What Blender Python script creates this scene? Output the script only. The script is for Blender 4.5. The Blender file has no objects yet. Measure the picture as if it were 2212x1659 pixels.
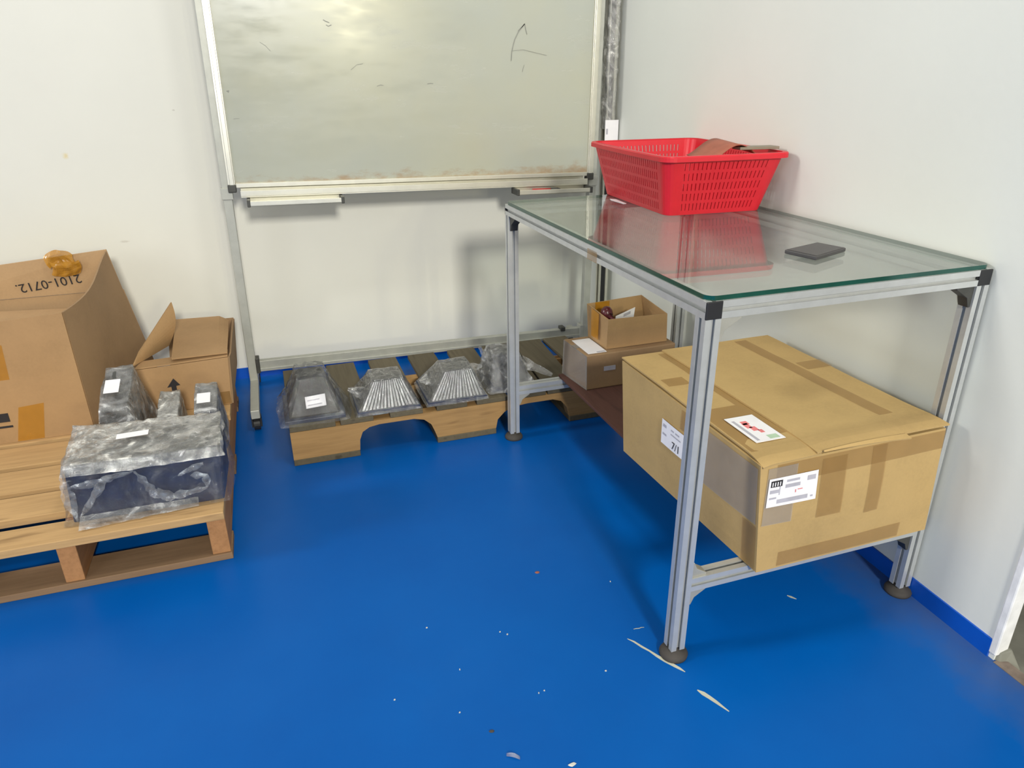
import bpy, bmesh, math, random
from mathutils import Vector, Matrix, noise as mnoise

random.seed(7)
D = bpy.data
SC = bpy.context.scene
COL = SC.collection

# ------------------------------------------------------------------ camera
cam_data = D.cameras.new('camera')
cam_data.sensor_width = 36.0
cam_data.lens = 24.994
cam_data.clip_start = 0.02
cam = D.objects.new('camera', cam_data)
COL.objects.link(cam)
_r = Vector((0.94708, -0.320853, -0.009661))
_u = Vector((0.13579, 0.373186, 0.917765))
_f = Vector((0.290862, 0.870509, -0.397005))
_m = Matrix((_r, _u, -_f)).transposed().to_4x4()
_m.translation = Vector((-0.6443337, -0.9380199, 1.0852466))
cam.matrix_world = _m
SC.camera = cam

# ------------------------------------------------------------------ world, lamps, exposure
W = D.worlds.new('World')
SC.world = W
W.use_nodes = True
_bg = W.node_tree.nodes['Background']
_bg.inputs['Color'].default_value = (0.96, 0.98, 1.0, 1)
_bg.inputs['Strength'].default_value = 0.36

def area(name, loc, target, power, size, size_y=None, color=(1, 1, 1), shape=None):
    l = D.lights.new(name, 'AREA')
    l.energy = power
    l.color = color
    l.size = size
    if size_y:
        l.shape = 'RECTANGLE'
        l.size_y = size_y
    if shape:
        l.shape = shape
    o = D.objects.new(name, l)
    COL.objects.link(o)
    o.location = loc
    d = Vector(target) - Vector(loc)
    o.rotation_euler = d.to_track_quat('-Z', 'Y').to_euler()
    return o

area('ceiling_lamp', (0.02, 0.02, 3.1), (0.02, 0.02, 0), 16, 0.34, color=(1.0, 0.97, 0.90), shape='DISK')
area('hall_lamp', (-0.45, -4.3, 2.55), (0.0, 1.6, 0.7), 200, 0.50, 0.50, color=(1.0, 0.965, 0.88))
area('side_lamp', (-6.5, 1.0, 3.6), (0.6, 0.6, 0.4), 165, 1.0, 1.3, color=(1.0, 0.985, 0.95))
area('left_fill', (-3.3, -2.2, 1.7), (-0.5, 0.1, 0.0), 20, 1.4, 1.2, color=(0.92, 0.96, 1.0))  # unseen fill light, added to brighten the left of the floor
for lx in (0.52, 0.98):
    area('far_lamp', (lx, -6.5, 1.86), (-0.3, 1.6, 1.2), 26, 0.11, 0.34, color=(1.0, 0.93, 0.62))

SC.view_settings.view_transform = 'Standard'
SC.view_settings.look = 'None'
SC.view_settings.gamma = 1.0
SC.view_settings.use_curve_mapping = False
SC.view_settings.exposure = 0.06

# ------------------------------------------------------------------ materials
def s2l(c):
    return tuple(((v / 255) / 12.92) if v / 255 <= 0.04045 else (((v / 255) + 0.055) / 1.055) ** 2.4 for v in c)

def new_mat(name):
    m = D.materials.new(name)
    m.use_nodes = True
    nt = m.node_tree
    for n in list(nt.nodes):
        nt.nodes.remove(n)
    out = nt.nodes.new('ShaderNodeOutputMaterial')
    return m, nt, out

def pset(p, **kw):
    names = {'base': 'Base Color', 'rough': 'Roughness', 'metal': 'Metallic', 'spec': 'Specular IOR Level',
             'coat': 'Coat Weight', 'ior': 'IOR', 'sub': 'Subsurface Weight'}
    for k, v in kw.items():
        if k == 'base':
            v = (*v, 1) if len(v) == 3 else v
        p.inputs[names[k]].default_value = v

def tex_noise(nt, scale, detail=4, rough=0.6, vec=None, mapscale=None, maprot=None):
    tc = nt.nodes.new('ShaderNodeTexCoord')
    src = tc.outputs['Object']
    if mapscale:
        mp = nt.nodes.new('ShaderNodeMapping')
        mp.inputs['Scale'].default_value = mapscale
        if maprot:
            mp.inputs['Rotation'].default_value = maprot
        nt.links.new(src, mp.inputs['Vector'])
        src = mp.outputs['Vector']
    n = nt.nodes.new('ShaderNodeTexNoise')
    n.inputs['Scale'].default_value = scale
    n.inputs['Detail'].default_value = detail
    n.inputs['Roughness'].default_value = rough
    nt.links.new(src, n.inputs['Vector'])
    return n

def ramp(nt, src, stops):
    r = nt.nodes.new('ShaderNodeValToRGB')
    els = r.color_ramp.elements
    while len(els) < len(stops):
        els.new(0.5)
    for e, (p, c) in zip(els, stops):
        e.position = p
        e.color = (*c, 1) if len(c) == 3 else c
    nt.links.new(src, r.inputs['Fac'])
    return r

def bump(nt, src, strength, dist=0.002):
    b = nt.nodes.new('ShaderNodeBump')
    b.inputs['Strength'].default_value = strength
    b.inputs['Distance'].default_value = dist
    nt.links.new(src, b.inputs['Height'])
    return b

def plain(name, rgb, rough=0.6, metal=0.0, spec=0.4, var=0.12, nscale=25, bmp=0.0, mapscale=None, coat=0.0):
    m, nt, out = new_mat(name)
    p = nt.nodes.new('ShaderNodeBsdfPrincipled')
    c = s2l(rgb)
    n = tex_noise(nt, nscale, mapscale=mapscale)
    r = ramp(nt, n.outputs['Fac'], [(0.3, tuple(v * (1 - var) for v in c)), (0.7, tuple(min(1, v * (1 + var)) for v in c))])
    nt.links.new(r.outputs['Color'], p.inputs['Base Color'])
    pset(p, rough=rough, metal=metal, spec=spec, coat=coat)
    if bmp:
        b = bump(nt, n.outputs['Fac'], bmp)
        nt.links.new(b.outputs['Normal'], p.inputs['Normal'])
    nt.links.new(p.outputs['BSDF'], out.inputs['Surface'])
    return m

def cardboard(name, rgb, var=0.08):
    m, nt, out = new_mat(name)
    p = nt.nodes.new('ShaderNodeBsdfPrincipled')
    c = s2l(rgb)
    big = tex_noise(nt, 7, 3)
    fine = tex_noise(nt, 160, 3)
    mx = nt.nodes.new('ShaderNodeMix')
    mx.data_type = 'FLOAT'
    mx.inputs[0].default_value = 0.3
    nt.links.new(big.outputs['Fac'], mx.inputs[2])
    nt.links.new(fine.outputs['Fac'], mx.inputs[3])
    r = ramp(nt, mx.outputs[0], [(0.3, tuple(v * (1 - var * 1.6) for v in c)), (0.5, c), (0.7, tuple(min(1, v * (1 + var)) for v in c))])
    nt.links.new(r.outputs['Color'], p.inputs['Base Color'])
    pset(p, rough=0.72, spec=0.25)
    b = bump(nt, big.outputs['Fac'], 0.25, 0.01)
    nt.links.new(b.outputs['Normal'], p.inputs['Normal'])
    nt.links.new(p.outputs['BSDF'], out.inputs['Surface'])
    return m

def wood(name, rgb, dark, axis='x', scale=9):
    m, nt, out = new_mat(name)
    p = nt.nodes.new('ShaderNodeBsdfPrincipled')
    ms = {'x': (0.6, 9, 9), 'y': (9, 0.6, 9), 'z': (9, 9, 0.6)}[axis]
    g = tex_noise(nt, scale, 6, 0.65, mapscale=ms)
    k = tex_noise(nt, 6, 2, 0.5, mapscale=tuple(0.35 + v * 0.3 for v in ms))
    a, b_ = s2l(rgb), s2l(dark)
    mid = tuple((x * 0.75 + y * 0.25) for x, y in zip(a, b_))
    r1 = ramp(nt, g.outputs['Fac'], [(0.32, mid), (0.55, a), (0.75, tuple(min(1, v * 1.1) for v in a))])
    r2 = ramp(nt, k.outputs['Fac'], [(0.24, (1, 1, 1)), (0.34, (0, 0, 0))])
    mx = nt.nodes.new('ShaderNodeMix')
    mx.data_type = 'RGBA'
    nt.links.new(r2.outputs['Color'], mx.inputs[0])
    nt.links.new(r1.outputs['Color'], mx.inputs[6])
    mx.inputs[7].default_value = (*b_, 1)
    oi = nt.nodes.new('ShaderNodeObjectInfo')
    hsv = nt.nodes.new('ShaderNodeHueSaturation')
    mr = nt.nodes.new('ShaderNodeMapRange')
    mr.inputs['To Min'].default_value = 0.86
    mr.inputs['To Max'].default_value = 1.1
    nt.links.new(oi.outputs['Random'], mr.inputs['Value'])
    nt.links.new(mr.outputs['Result'], hsv.inputs['Value'])
    nt.links.new(mx.outputs[2], hsv.inputs['Color'])
    nt.links.new(hsv.outputs['Color'], p.inputs['Base Color'])
    pset(p, rough=0.75, spec=0.25)
    bb = bump(nt, g.outputs['Fac'], 0.3, 0.002)
    nt.links.new(bb.outputs['Normal'], p.inputs['Normal'])
    nt.links.new(p.outputs['BSDF'], out.inputs['Surface'])
    return m

def film(name, haze=0.12, base_fac=0.10, k=0.8, wrinkle=0.7, scale=40, rough=0.10, mapscale=None, tint=(0.95, 0.96, 0.97), hazecol=(0.85, 0.86, 0.86)):
    """clear stretch film: transparent sheet with a Fresnel gloss, a little milkiness and creases"""
    m, nt, out = new_mat(name)
    n1 = tex_noise(nt, scale, 5, 0.62, mapscale=mapscale)
    n1.inputs['Distortion'].default_value = 1.2
    b = bump(nt, n1.outputs['Fac'], wrinkle, 0.012)
    tr = nt.nodes.new('ShaderNodeBsdfTransparent')
    tr.inputs['Color'].default_value = (*tint, 1)
    gl = nt.nodes.new('ShaderNodeBsdfGlossy')
    gl.inputs['Roughness'].default_value = rough
    gl.inputs['Color'].default_value = (1, 1, 1, 1)
    nt.links.new(b.outputs['Normal'], gl.inputs['Normal'])
    df = nt.nodes.new('ShaderNodeBsdfDiffuse')
    df.inputs['Color'].default_value = (*hazecol, 1)
    nt.links.new(b.outputs['Normal'], df.inputs['Normal'])
    fr = nt.nodes.new('ShaderNodeFresnel')
    fr.inputs['IOR'].default_value = 1.5
    nt.links.new(b.outputs['Normal'], fr.inputs['Normal'])
    ma = nt.nodes.new('ShaderNodeMath')
    ma.operation = 'MULTIPLY_ADD'
    ma.inputs[1].default_value = k
    ma.inputs[2].default_value = base_fac
    ma.use_clamp = True
    nt.links.new(fr.outputs['Fac'], ma.inputs[0])
    # milky folds
    n2 = tex_noise(nt, scale * 0.35, 4, 0.6, mapscale=mapscale)
    n2.inputs['Distortion'].default_value = 1.8
    hz = ramp(nt, n2.outputs['Fac'], [(0.35, (haze * 0.25,) * 3), (0.56, (haze,) * 3), (0.66, (min(1, haze * 2.6),) * 3)])
    m1 = nt.nodes.new('ShaderNodeMixShader')
    nt.links.new(hz.outputs['Color'], m1.inputs[0])
    nt.links.new(tr.outputs[0], m1.inputs[1])
    nt.links.new(df.outputs[0], m1.inputs[2])
    m2 = nt.nodes.new('ShaderNodeMixShader')
    nt.links.new(ma.outputs[0], m2.inputs[0])
    nt.links.new(m1.outputs[0], m2.inputs[1])
    nt.links.new(gl.outputs[0], m2.inputs[2])
    nt.links.new(m2.outputs[0], out.inputs['Surface'])
    return m

def glass_sheet(name, tint):
    m, nt, out = new_mat(name)
    tr = nt.nodes.new('ShaderNodeBsdfTransparent')
    tr.inputs['Color'].default_value = (*tint, 1)
    gl = nt.nodes.new('ShaderNodeBsdfGlossy')
    gl.inputs['Roughness'].default_value = 0.015
    fr = nt.nodes.new('ShaderNodeFresnel')
    fr.inputs['IOR'].default_value = 1.52
    geo = nt.nodes.new('ShaderNodeNewGeometry')
    # the same Fresnel from either side of the pane
    mt = nt.nodes.new('ShaderNodeMix')
    mt.data_type = 'FLOAT'
    nt.links.new(geo.outputs['Backfacing'], mt.inputs[0])
    mt.inputs[2].default_value = 1.52
    mt.inputs[3].default_value = 1.0 / 1.52
    mx = nt.nodes.new('ShaderNodeMixShader')
    nt.links.new(mt.outputs[0], fr.inputs['IOR'])
    # faint dust
    df = nt.nodes.new('ShaderNodeBsdfDiffuse')
    df.inputs['Color'].default_value = (0.6, 0.62, 0.58, 1)
    n = tex_noise(nt, 9, 5)
    dr = ramp(nt, n.outputs['Fac'], [(0.4, (0.02,) * 3), (0.7, (0.09,) * 3)])
    m0 = nt.nodes.new('ShaderNodeMixShader')
    nt.links.new(dr.outputs['Color'], m0.inputs[0])
    nt.links.new(tr.outputs[0], m0.inputs[1])
    nt.links.new(df.outputs[0], m0.inputs[2])
    nt.links.new(fr.outputs[0], mx.inputs[0])
    nt.links.new(m0.outputs[0], mx.inputs[1])
    nt.links.new(gl.outputs[0], mx.inputs[2])
    nt.links.new(mx.outputs[0], out.inputs['Surface'])
    return m

def wall_mat(name, rgb, stains):
    m, nt, out = new_mat(name)
    p = nt.nodes.new('ShaderNodeBsdfPrincipled')
    c = s2l(rgb)
    n = tex_noise(nt, 1.6, 5, 0.6)
    r = ramp(nt, n.outputs['Fac'], [(0.3, tuple(v * 0.95 for v in c)), (0.7, c)])
    col = r.outputs['Color']
    tc = nt.nodes.new('ShaderNodeTexCoord')
    fine = tex_noise(nt, 45, 3)
    for (pos, rad, scol, amt, stretch) in stains:
        mp = nt.nodes.new('ShaderNodeMapping')
        mp.vector_type = 'POINT'
        sc = tuple(1.0 / (rad * s) for s in stretch)
        mp.inputs['Scale'].default_value = sc
        mp.inputs['Location'].default_value = tuple(-a * b for a, b in zip(pos, sc))
        nt.links.new(tc.outputs['Object'], mp.inputs['Vector'])
        ln = nt.nodes.new('ShaderNodeVectorMath')
        ln.operation = 'LENGTH'
        nt.links.new(mp.outputs['Vector'], ln.inputs[0])
        ad = nt.nodes.new('ShaderNodeMath')
        ad.operation = 'ADD'
        nt.links.new(ln.outputs['Value'], ad.inputs[0])
        nt.links.new(fine.outputs['Fac'], ad.inputs[1])
        rr = ramp(nt, ad.outputs[0], [(0.7, (amt,) * 3), (1.0, (0, 0, 0))])
        mx = nt.nodes.new('ShaderNodeMix')
        mx.data_type = 'RGBA'
        nt.links.new(rr.outputs['Color'], mx.inputs[0])
        nt.links.new(col, mx.inputs[6])
        mx.inputs[7].default_value = (*s2l(scol), 1)
        col = mx.outputs[2]
    nt.links.new(col, p.inputs['Base Color'])
    pset(p, rough=0.55, spec=0.3)
    b = bump(nt, tex_noise(nt, 60, 3).outputs['Fac'], 0.06, 0.004)
    nt.links.new(b.outputs['Normal'], p.inputs['Normal'])
    nt.links.new(p.outputs['BSDF'], out.inputs['Surface'])
    return m

def floor_mat():
    m, nt, out = new_mat('blue_epoxy_paint')
    p = nt.nodes.new('ShaderNodeBsdfPrincipled')
    n = tex_noise(nt, 2.2, 5, 0.6)
    r = ramp(nt, n.outputs['Fac'], [(0.3, (0.0, 0.080, 0.345)), (0.7, (0.0, 0.096, 0.39))])
    # trodden-in dirt beside the long wall
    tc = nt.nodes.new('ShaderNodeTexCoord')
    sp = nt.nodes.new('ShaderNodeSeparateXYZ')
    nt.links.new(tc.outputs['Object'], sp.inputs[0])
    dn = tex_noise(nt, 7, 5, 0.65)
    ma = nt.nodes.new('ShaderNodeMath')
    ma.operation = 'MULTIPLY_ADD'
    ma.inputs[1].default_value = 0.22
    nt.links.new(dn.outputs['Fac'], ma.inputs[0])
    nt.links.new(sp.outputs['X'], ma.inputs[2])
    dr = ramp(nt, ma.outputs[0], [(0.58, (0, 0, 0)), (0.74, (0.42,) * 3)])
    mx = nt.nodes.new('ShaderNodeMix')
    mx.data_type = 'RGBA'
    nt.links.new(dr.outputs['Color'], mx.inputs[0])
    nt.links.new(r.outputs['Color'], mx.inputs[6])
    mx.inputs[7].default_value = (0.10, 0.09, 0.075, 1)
    nt.links.new(mx.outputs[2], p.inputs['Base Color'])
    rg = ramp(nt, dn.outputs['Fac'], [(0.3, (0.27,) * 3), (0.7, (0.40,) * 3)])
    nt.links.new(rg.outputs['Color'], p.inputs['Roughness'])
    pset(p, spec=0.14)
    b = bump(nt, tex_noise(nt, 5, 2).outputs['Fac'], 0.05, 0.01)
    nt.links.new(b.outputs['Normal'], p.inputs['Normal'])
    nt.links.new(p.outputs['BSDF'], out.inputs['Surface'])
    return m

def board_mat():
    m, nt, out = new_mat('dry_wipe_enamel')
    p = nt.nodes.new('ShaderNodeBsdfPrincipled')
    n = tex_noise(nt, 2.0, 5, 0.6)
    r = ramp(nt, n.outputs['Fac'], [(0.3, s2l((172, 176, 166))), (0.7, s2l((178, 178, 158)))])
    sm = tex_noise(nt, 9, 5, 0.65, mapscale=(0.6, 1, 2.2))
    rs = ramp(nt, sm.outputs['Fac'], [(0.60, (0, 0, 0)), (0.78, (0.35,) * 3)])
    mx = nt.nodes.new('ShaderNodeMix')
    mx.data_type = 'RGBA'
    nt.links.new(rs.outputs['Color'], mx.inputs[0])
    nt.links.new(r.outputs['Color'], mx.inputs[6])
    mx.inputs[7].default_value = (*s2l((168, 170, 162)), 1)
    # brown grime collected along the lower edge of the sheet
    tc = nt.nodes.new('ShaderNodeTexCoord')
    sp = nt.nodes.new('ShaderNodeSeparateXYZ')
    nt.links.new(tc.outputs['Object'], sp.inputs[0])
    gn = tex_noise(nt, 14, 6, 0.7, mapscale=(1, 1, 2.5))
    ma = nt.nodes.new('ShaderNodeMath')
    ma.operation = 'MULTIPLY_ADD'
    ma.inputs[1].default_value = -0.12
    nt.links.new(gn.outputs['Fac'], ma.inputs[0])
    nt.links.new(sp.outputs['Z'], ma.inputs[2])
    gr = ramp(nt, ma.outputs[0], [(0.690, (0.75,) * 3), (0.725, (0.0,) * 3)])
    mx2 = nt.nodes.new('ShaderNodeMix')
    mx2.data_type = 'RGBA'
    nt.links.new(gr.outputs['Color'], mx2.inputs[0])
    nt.links.new(mx.outputs[2], mx2.inputs[6])
    mx2.inputs[7].default_value = (*s2l((158, 128, 92)), 1)
    nt.links.new(mx2.outputs[2], p.inputs['Base Color'])
    rg = ramp(nt, sm.outputs['Fac'], [(0.3, (0.13,) * 3), (0.7, (0.30,) * 3)])
    nt.links.new(rg.outputs['Color'], p.inputs['Roughness'])
    pset(p, spec=0.5)
    nt.links.new(p.outputs['BSDF'], out.inputs['Surface'])
    return m

def translucent_tape(name, rgb, opacity, rough=0.2):
    m, nt, out = new_mat(name)
    p = nt.nodes.new('ShaderNodeBsdfPrincipled')
    n = tex_noise(nt, 30, 4)
    c = s2l(rgb)
    r = ramp(nt, n.outputs['Fac'], [(0.3, tuple(v * 0.85 for v in c)), (0.7, c)])
    nt.links.new(r.outputs['Color'], p.inputs['Base Color'])
    pset(p, rough=rough, spec=0.5)
    b = bump(nt, n.outputs['Fac'], 0.2, 0.003)
    nt.links.new(b.outputs['Normal'], p.inputs['Normal'])
    tr = nt.nodes.new('ShaderNodeBsdfTransparent')
    mx = nt.nodes.new('ShaderNodeMixShader')
    mx.inputs[0].default_value = opacity
    nt.links.new(tr.outputs[0], mx.inputs[1])
    nt.links.new(p.outputs[0], mx.inputs[2])
    nt.links.new(mx.outputs[0], out.inputs['Surface'])
    return m

M = {}
M['floor'] = floor_mat()
M['wall_back'] = wall_mat('back_wall_paint', (230, 229, 218), [
    ((-1.254, 1.86, 0.861), 0.022, (222, 205, 150), 0.8, (1, 1, 1.2)),
    ((-0.902, 1.86, 0.992), 0.012, (190, 186, 174), 0.7, (1, 1, 0.5)),
    ((-1.138, 1.86, 0.566), 0.03, (205, 201, 188), 0.7, (1, 1, 0.25))])
M['wall_right'] = wall_mat('right_wall_paint', (226, 228, 219), [])
M['bead'] = plain('corner_bead_white', (232, 232, 230), 0.5, bmp=0.2)
M['skirt'] = plain('skirting_blue_paint', (6, 82, 186), 0.35, var=0.12, nscale=8)
M['concrete'] = plain('bare_concrete', (120, 120, 110), 0.9, var=0.25, nscale=9, bmp=0.3)
M['outside'] = plain('dark_brown_panel', (84, 76, 64), 0.8, var=0.3, nscale=6)
M['edge_dirt'] = plain('worn_floor_edge', (120, 108, 98), 0.9, var=0.3, nscale=30)
M['alu'] = plain('anodised_aluminium', (200, 202, 200), 0.36, metal=0.5, var=0.05, nscale=40, spec=0.5)
M['alu_frame'] = plain('satin_aluminium_frame', (216, 214, 200), 0.36, metal=0.75, var=0.05, spec=0.5)
M['alu_post'] = plain('grey_painted_steel', (176, 177, 168), 0.45, metal=0.25, var=0.07)
M['gusset'] = plain('cast_zinc_bracket', (186, 184, 172), 0.5, metal=0.5, var=0.1)
M['gusset_dark'] = plain('dark_zinc_bracket', (76, 76, 72), 0.5, metal=0.4, var=0.15)
M['black'] = plain('black_plastic', (36, 36, 38), 0.5, var=0.1)
M['pad_black'] = plain('charcoal_plastic', (66, 64, 64), 0.45, var=0.08)
M['rubber'] = plain('dark_grey_rubber', (66, 62, 58), 0.75, var=0.15)
M['board'] = board_mat()
M['marker'] = plain('dry_marker_ink', (142, 143, 134), 0.7)
M['glass'] = glass_sheet('clear_float_glass', (0.93, 0.965, 0.945))
M['glass_edge'] = plain('green_glass_edge', (14, 68, 58), 0.12, var=0.25, nscale=12, spec=0.6)
M['red'] = plain('red_polypropylene', (196, 30, 44), 0.38, var=0.05, spec=0.45)
M['brown_sheet'] = plain('red_brown_card', (150, 88, 68), 0.6, var=0.15)
M['grey_bar'] = plain('dull_grey_metal', (140, 132, 116), 0.45, metal=0.5, var=0.1)
M['card_big'] = cardboard('kraft_board_tan', (182, 153, 102))
M['card_warm'] = cardboard('kraft_board_warm', (172, 138, 98))
M['card_dark'] = cardboard('kraft_board_brown_shaded', (152, 124, 92))  # brown board; on the tall carton's side its darkness is painted shade
M['card_small'] = cardboard('kraft_board_small', (176, 142, 100))
M['card_in'] = cardboard('kraft_board_inside', (178, 146, 108))
M['tape_brown'] = translucent_tape('brown_packing_tape', (168, 130, 76), 0.38, 0.35)
M['tape_amber'] = translucent_tape('amber_packing_tape', (206, 142, 30), 0.55, 0.2)
M['tape_crumpled'] = translucent_tape('crumpled_amber_tape', (188, 134, 44), 0.86, 0.15)
M['tape_clear'] = translucent_tape('clear_packing_tape', (176, 170, 162), 0.42, 0.12)
M['white'] = plain('white_paper_label', (236, 234, 236), 0.6, var=0.03)
M['ink_black'] = plain('black_print', (44, 42, 44), 0.7)
M['ink_grey'] = plain('grey_print', (176, 174, 182), 0.7)
M['ink_red'] = plain('red_print', (222, 128, 128), 0.7)
M['ink_green'] = plain('green_print', (176, 200, 172), 0.7)
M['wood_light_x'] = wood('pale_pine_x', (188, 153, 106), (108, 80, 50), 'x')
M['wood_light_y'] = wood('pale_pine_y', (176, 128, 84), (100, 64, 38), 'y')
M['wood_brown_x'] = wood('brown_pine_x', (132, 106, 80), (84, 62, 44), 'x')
M['wood_rear_x'] = wood('rear_pallet_pine_x', (166, 131, 84), (100, 72, 44), 'x')
M['wood_grey_y'] = wood('weathered_pine_y', (98, 90, 72), (60, 54, 42), 'y')
M['plank'] = wood('red_brown_plank', (86, 58, 50), (56, 38, 33), 'y')
M['navy'] = plain('navy_blue_enamel', (20, 36, 68), 0.4, var=0.15, nscale=10)
M['cast_dark'] = plain('dark_grey_casting', (36, 36, 36), 0.5, metal=0.3, var=0.2)
M['cast_mid'] = plain('mid_grey_casting', (84, 84, 82), 0.5, metal=0.35, var=0.2)
M['fin'] = plain('bright_metal_fin', (222, 222, 222), 0.36, metal=0.9, var=0.4, nscale=45)
M['film'] = film('stretch_film', 0.035, 0.01, 0.6, wrinkle=1.0, scale=30, rough=0.08)
M['film_milky'] = film('milky_stretch_film', 0.26, 0.05, 0.8, wrinkle=1.0, scale=34, rough=0.08)
M['film_top'] = film('layered_stretch_film', 0.46, 0.10, 0.85, wrinkle=1.0, scale=34, rough=0.08, hazecol=(0.86, 0.85, 0.80))
M['film_shiny'] = film('shiny_stretch_film', 0.05, 0.14, 0.8, wrinkle=1.0, scale=26, rough=0.06, mapscale=(3.2, 1, 0.5))
M['film_pole'] = film('bunched_stretch_film', 0.34, 0.10, 0.8, wrinkle=1.0, scale=40, rough=0.08, mapscale=(1, 1, 0.8), hazecol=(0.9, 0.89, 0.84))
M['film_fold'] = film('bunched_film_fold', 0.24, 0.03, 0.6, wrinkle=1.0, scale=60, rough=0.12, hazecol=(0.75, 0.82, 0.88))
M['film_bag'] = film('loose_clear_film', 0.05, 0.01, 0.65, wrinkle=1.0, scale=18, rough=0.07)
M['chip'] = plain('pale_paint_chip', (196, 196, 186), 0.8)
M['worn'] = plain('exposed_screed', (186, 186, 168), 0.85, var=0.1)
M['maroon'] = plain('maroon_moulding', (84, 34, 38), 0.25, var=0.3, nscale=40)
M['red_pen'] = plain('red_marker_plastic', (176, 60, 56), 0.4)

# ------------------------------------------------------------------ builders
class MB:
    """collects shapes in world coordinates; build() links them as one mesh object"""
    def __init__(self, T=None):
        self.v, self.f, self.T = [], [], T

    def add(self, verts, faces):
        b = len(self.v)
        for p in verts:
            self.v.append(tuple(self.T(*p)) if self.T else tuple(p))
        self.f += [tuple(i + b for i in f) for f in faces]
        return self

    def hexa(self, p):
        # p: 4 bottom corners (ccw) then 4 top corners
        return self.add(p, [(3, 2, 1, 0), (4, 5, 6, 7), (0, 1, 5, 4), (1, 2, 6, 5), (2, 3, 7, 6), (3, 0, 4, 7)])

    def box(self, x0, x1, y0, y1, z0, z1):
        return self.hexa([(x0, y0, z0), (x1, y0, z0), (x1, y1, z0), (x0, y1, z0), (x0, y0, z1), (x1, y0, z1), (x1, y1, z1), (x0, y1, z1)])

    def obox(self, o, u, v, w, a, b, c):
        o, u, v, w = Vector(o), Vector(u) * a, Vector(v) * b, Vector(w) * c
        return self.hexa([o, o + u, o + u + v, o + v, o + w, o + u + w, o + u + v + w, o + v + w])

    def prism(self, poly, axis, a0, a1):
        """poly in the plane across axis; axis 'x': (y,z), 'y': (x,z), 'z': (x,y)"""
        n = len(poly)
        def P(p, a):
            return {'x': (a, p[0], p[1]), 'y': (p[0], a, p[1]), 'z': (p[0], p[1], a)}[axis]
        vs = [P(p, a0) for p in poly] + [P(p, a1) for p in poly]
        fs = [tuple(range(n - 1, -1, -1)), tuple(range(n, 2 * n))]
        fs += [(i, (i + 1) % n, n + (i + 1) % n, n + i) for i in range(n)]
        return self.add(vs, fs)

    def lathe(self, cx, cy, prof, seg=24):
        vs, fs = [], []
        n = len(prof)
        for i in range(seg):
            a = 2 * math.pi * i / seg
            for r, z in prof:
                vs.append((cx + r * math.cos(a), cy + r * math.sin(a), z))
        for i in range(seg):
            j = (i + 1) % seg
            for k in range(n - 1):
                fs.append((i * n + k, j * n + k, j * n + k + 1, i * n + k + 1))
        fs.append(tuple(i * n for i in range(seg - 1, -1, -1)))
        fs.append(tuple(i * n + n - 1 for i in range(seg)))
        return self.add(vs, fs)

    def tube(self, pts, rad, seg=8):
        pts = [Vector(p) for p in pts]
        vs, fs = [], []
        for i, p in enumerate(pts):
            d = (pts[min(i + 1, len(pts) - 1)] - pts[max(i - 1, 0)]).normalized()
            a = d.orthogonal().normalized()
            b = d.cross(a)
            r = rad[i] if isinstance(rad, (list, tuple)) else rad
            for k in range(seg):
                t = 2 * math.pi * k / seg
                vs.append(p + a * r * math.cos(t) + b * r * math.sin(t))
        for i in range(len(pts) - 1):
            for k in range(seg):
                l = (k + 1) % seg
                fs.append((i * seg + k, i * seg + l, (i + 1) * seg + l, (i + 1) * seg + k))
        fs.append(tuple(range(seg - 1, -1, -1)))
        fs.append(tuple((len(pts) - 1) * seg + k for k in range(seg)))
        return self.add(vs, fs)

    def grid(self, fn, nu, nv):
        vs = [fn(i / nu, j / nv) for j in range(nv + 1) for i in range(nu + 1)]
        fs = [(j * (nu + 1) + i, j * (nu + 1) + i + 1, (j + 1) * (nu + 1) + i + 1, (j + 1) * (nu + 1) + i) for j in range(nv) for i in range(nu)]
        return self.add(vs, fs)

    def build(self, name, mat, parent=None, bevel=0, smooth=False, solid=0, merge=False, kind=None):
        me = D.meshes.new(name)
        org = root_loc(parent)
        me.from_pydata([(Vector(p) - org) for p in self.v], [], self.f)
        bm = bmesh.new()
        bm.from_mesh(me)
        if merge:
            bmesh.ops.remove_doubles(bm, verts=bm.verts, dist=1e-5)
        bmesh.ops.recalc_face_normals(bm, faces=bm.faces)
        bm.to_mesh(me)
        bm.free()
        me.materials.append(M[mat] if isinstance(mat, str) else mat)
        if smooth:
            for p in me.polygons:
                p.use_smooth = True
        o = D.objects.new(name, me)
        COL.objects.link(o)
        if parent:
            o.parent = parent
        if bevel:
            b = o.modifiers.new('bevel', 'BEVEL')
            b.width = bevel
            b.segments = 2
            b.limit_method = 'ANGLE'
            b.angle_limit = 0.6
        if solid:
            s = o.modifiers.new('solid', 'SOLIDIFY')
            s.thickness = solid
            s.offset = 0
        if kind:
            o['kind'] = kind
        return o

def root_loc(o):
    v = Vector((0, 0, 0))
    while o:
        v += Vector(o.location)
        o = o.parent
    return v

def thing(name, loc, label, cat, group=None):
    o = D.objects.new(name, None)
    o.empty_display_size = 0.05
    COL.objects.link(o)
    o.location = loc
    tag(o, label, cat, group)
    return o

def tag(o, label, cat=None, group=None):
    o['label'] = label
    if cat:
        o['category'] = cat
    if group:
        o['group'] = group
    return o

def struct(o):
    o['kind'] = 'structure'
    return o

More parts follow.
